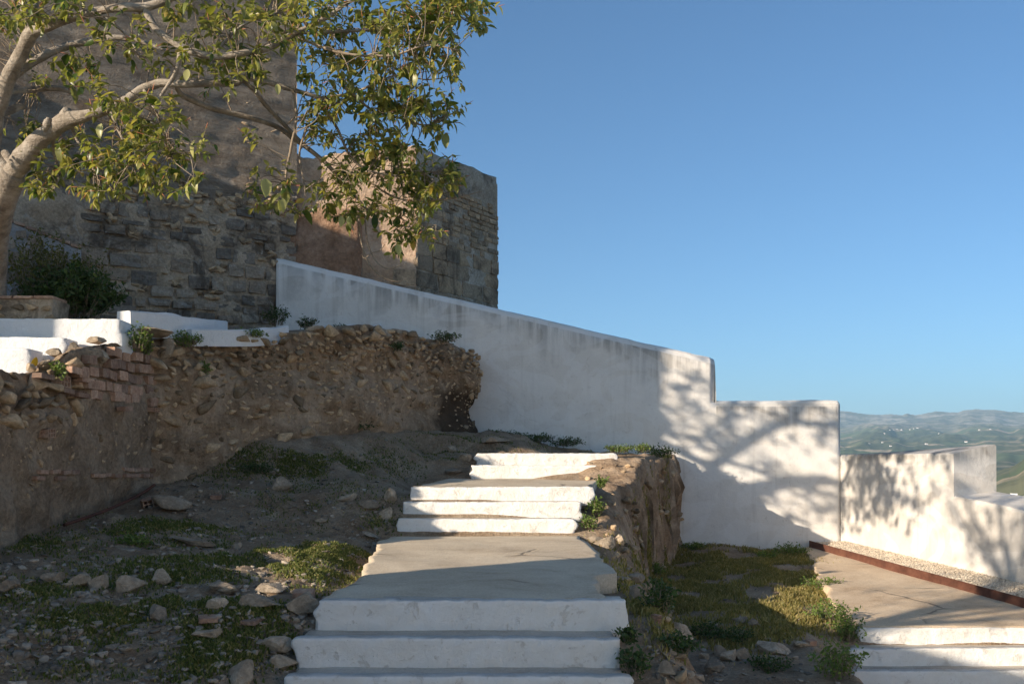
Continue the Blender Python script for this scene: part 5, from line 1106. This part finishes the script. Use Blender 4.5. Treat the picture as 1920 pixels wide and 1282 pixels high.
# ------------------------------------------------------------ buildings outside the picture that throw the shade
pu = np.array([1, -SR])/math.hypot(1, SR); qu = np.array([SR, 1])/math.hypot(1, SR)
def uw(u, w_): return pu*u+qu*w_
def gable_house(name, label, u0, u1, w0, w1, eave0, ridge, um, z0):
    e = empty(name, (*uw((u0+u1)/2, (w0+w1)/2), z0), label, 'house')
    out = [(u0, z0), (u0, eave0), (um, ridge), (u1, eave0), (u1, z0)]
    v = [(*uw(a, w0), z) for a, z in out]+[(*uw(a, w1), z) for a, z in out]
    child('wall', make_mesh('wall', v, [(0, 1, 2, 3, 4), (9, 8, 7, 6, 5), (0, 5, 6, 1), (4, 3, 8, 9)]), M['plainwhite'], e)
    r = [(*uw(u0, w0), eave0+.02), (*uw(um, w0), ridge+.02), (*uw(u1, w0), eave0+.02), (*uw(u0, w1), eave0+.02), (*uw(um, w1), ridge+.02), (*uw(u1, w1), eave0+.02)]
    r2 = [(x_, y_, z_+.14) for x_, y_, z_ in r]
    child('roof', make_mesh('roof', r+r2, [(6, 7, 10, 9), (7, 8, 11, 10), (1, 0, 3, 4), (2, 1, 4, 5), (0, 6, 9, 3), (2, 5, 11, 8), (0, 1, 7, 6), (1, 2, 8, 7), (4, 3, 9, 10), (5, 4, 10, 11)]), M['roof'], e)
    for a in (.25, .6):
        uc = u0+(u1-u0)*a; f_ = [(*uw(uc-.45, w1+.03), z0+1.2), (*uw(uc+.45, w1+.03), z0+1.2), (*uw(uc+.45, w1+.03), z0+2.5), (*uw(uc-.45, w1+.03), z0+2.5)]
        child('window', make_mesh('window', f_, [(0, 1, 2, 3)]), M['glass'], e)
    return e
def ucoord(x, y): return (x-SR*y)/math.hypot(1, SR)
U1 = ucoord(2.62, 17.0); U7 = ucoord(.0, 8.62)
gable_house('house', 'white gabled house left of the frame that shades the tower foot', U1-14, U1, -10.5, -4.0, 7.0, 8.0, U1-7.0, -1.0)

# a low garden wall and a second tree, both left of the picture, that shade the foreground steps and the parapet
gw = [uw(U7, -4.4), uw(-2.2, -4.4), uw(-2.2, -4.0), uw(U7, -4.0)]
v, f = prism([gw[3], gw[2], gw[1], gw[0]], -1.6, 0.94+.318*4.2)
e = empty('garden_wall', (*uw(-4.6, -4.2), -1.6), 'plain white garden wall left of the frame that shades the lowest steps', 'wall')
child('wall', make_mesh('wall', v, f), M['plainwhite'], e)
v, f = prism([uw(U7, -3.95), uw(-2.2, -3.95), uw(-2.2, -4.45), uw(U7, -4.45)], 0.94+.318*4.2+.002, 0.94+.318*4.2+.05); child('coping', make_mesh('coping', v, f), M['concrete'], e)
c2 = np.array([-6.5, 4.0, 4.85]); e = empty('olive_tree', (-7.6, 3.0, .1), 'slender tree left of the frame whose shadow falls on the parapet', 'tree')
rt = np.random.default_rng(5); base = np.array([-7.6, 3.0, -.3]); sk2 = []
tr = smooth_path([base, base+[.2, .1, 1.4], base+[.5, .4, 2.6], base+[.8, .7, 3.6]], 6); v, f = tube(tr, np.linspace(.075, .045, len(tr)), 9)
fq = lambda f: [tuple(map(int, q)) if q[2] != q[3] else tuple(map(int, q[:3])) for q in f]
child('trunk', make_mesh('trunk', v, fq(f), True), M['bark'], e)
lv = []; tw2 = []
for k in range(16):
    s0 = tr[rt.integers(10, len(tr))]; tip = c2+rt.normal(size=3)*np.array([1.5, 1.5, .5]); mid = (s0+tip)/2+rt.normal(size=3)*.25
    bp = smooth_path([s0, mid, tip], 7); v, f = tube(bp, np.linspace(.06, .018, len(bp)), 6); child('branch', make_mesh('branch', v, fq(f), True), M['bark'], e); sk2.append(bp[5:])
sk2 = np.concatenate(sk2)
for k in range(250):
    s0 = sk2[rt.integers(len(sk2))]; c = s0+rt.normal(size=3)*np.array([.4, .4, .25]); tp = smooth_path([s0, (s0+c)/2+[0, 0, .08], c], 3); tw2.append(tube(tp, np.linspace(.008, .003, len(tp)), 4))
    for i in range(rt.integers(5, 10)):
        d = rt.normal(size=3); d[2] -= .4; d /= np.linalg.norm(d); v, f = LEAF[rt.integers(5)]; lv.append(((v*rt.uniform(.06, .11))@rot_basis(d, rt.uniform(0, 6)).T+c+rt.normal(size=3)*.07, f))
o = child('foliage', joined('foliage', lv, True), M['leaf'], e); o['kind'] = 'stuff'
o = child('twigs', tube_mesh('twigs', tw2), M['twig'], e); o['kind'] = 'stuff'
# ------------------------------------------------------------ air between here and the mountains
if HAZE:
    v, f = prism([(-26000, -26000), (26000, -26000), (26000, 26000), (-26000, 26000)], float(ZZ.min())-1.5, float(ZZ.max())+20)
    hz = link('haze', make_mesh('haze', v, f)); hm = bpy.data.materials.new('haze'); hm.use_nodes = True; t = hm.node_tree
    t.nodes.remove(t.nodes['Principled BSDF']); pv = t.nodes.new('ShaderNodeVolumePrincipled'); pv.inputs['Density'].default_value = HAZE; pv.inputs['Color'].default_value = (.50, .78, 1.0, 1)
    pv.inputs['Anisotropy'].default_value = 0.0; t.links.new(pv.outputs[0], t.nodes['Material Output'].inputs['Volume']); hz.data.materials.append(hm); tag(hz, 'thin blue haze over the valley', 'haze', kind='stuff')

# unseen white house, added to bounce sunlight onto the shaded steps
e = empty('house', (10.5, -6, -2), 'added white house right of the frame that bounces sun to the steps across the forecourt', 'house')
v, f = prism([(9.2, -15), (16, -15), (16, 1.6), (9.2, 1.6)], -4.0, 5.2); child('wall', make_mesh('wall', v, f), M['plainwhite'], e)
v, f = prism([(8.9, -15.3), (16.3, -15.3), (16.3, 1.9), (8.9, 1.9)], 5.202, 5.45); child('roof', make_mesh('roof', v, f), M['roof'], e)
for yc in (-11.5, -7, -2.5):
    for zc in (-.2, 2.6):
        v, f = prism([(9.16, yc-.5), (9.3, yc-.5), (9.3, yc+.5), (9.16, yc+.5)], zc-.6, zc+.7); w_ = child('window', make_mesh('window', v, f), M['glass'], e)

q = P(1893, 935, 95); e = empty('house', (q[0], q[1], -24), 'white house whose roof just shows over the right parapet', 'house')
v, f = prism([(q[0]-1.0, q[1]-3), (q[0]+5, q[1]-2), (q[0]+5, q[1]+4), (q[0]-1.0, q[1]+4)], -26, q[2]); child('wall', make_mesh('wall', v, f), M['plainwhite'], e)
v, f = prism([(q[0]-.2, q[1]-1), (q[0]+.25, q[1]-1), (q[0]+.25, q[1]-.5), (q[0]-.2, q[1]-.5)], q[2]-.01, q[2]+.55); child('chimney', make_mesh('chimney', v, f), M['plainwhite'], e)
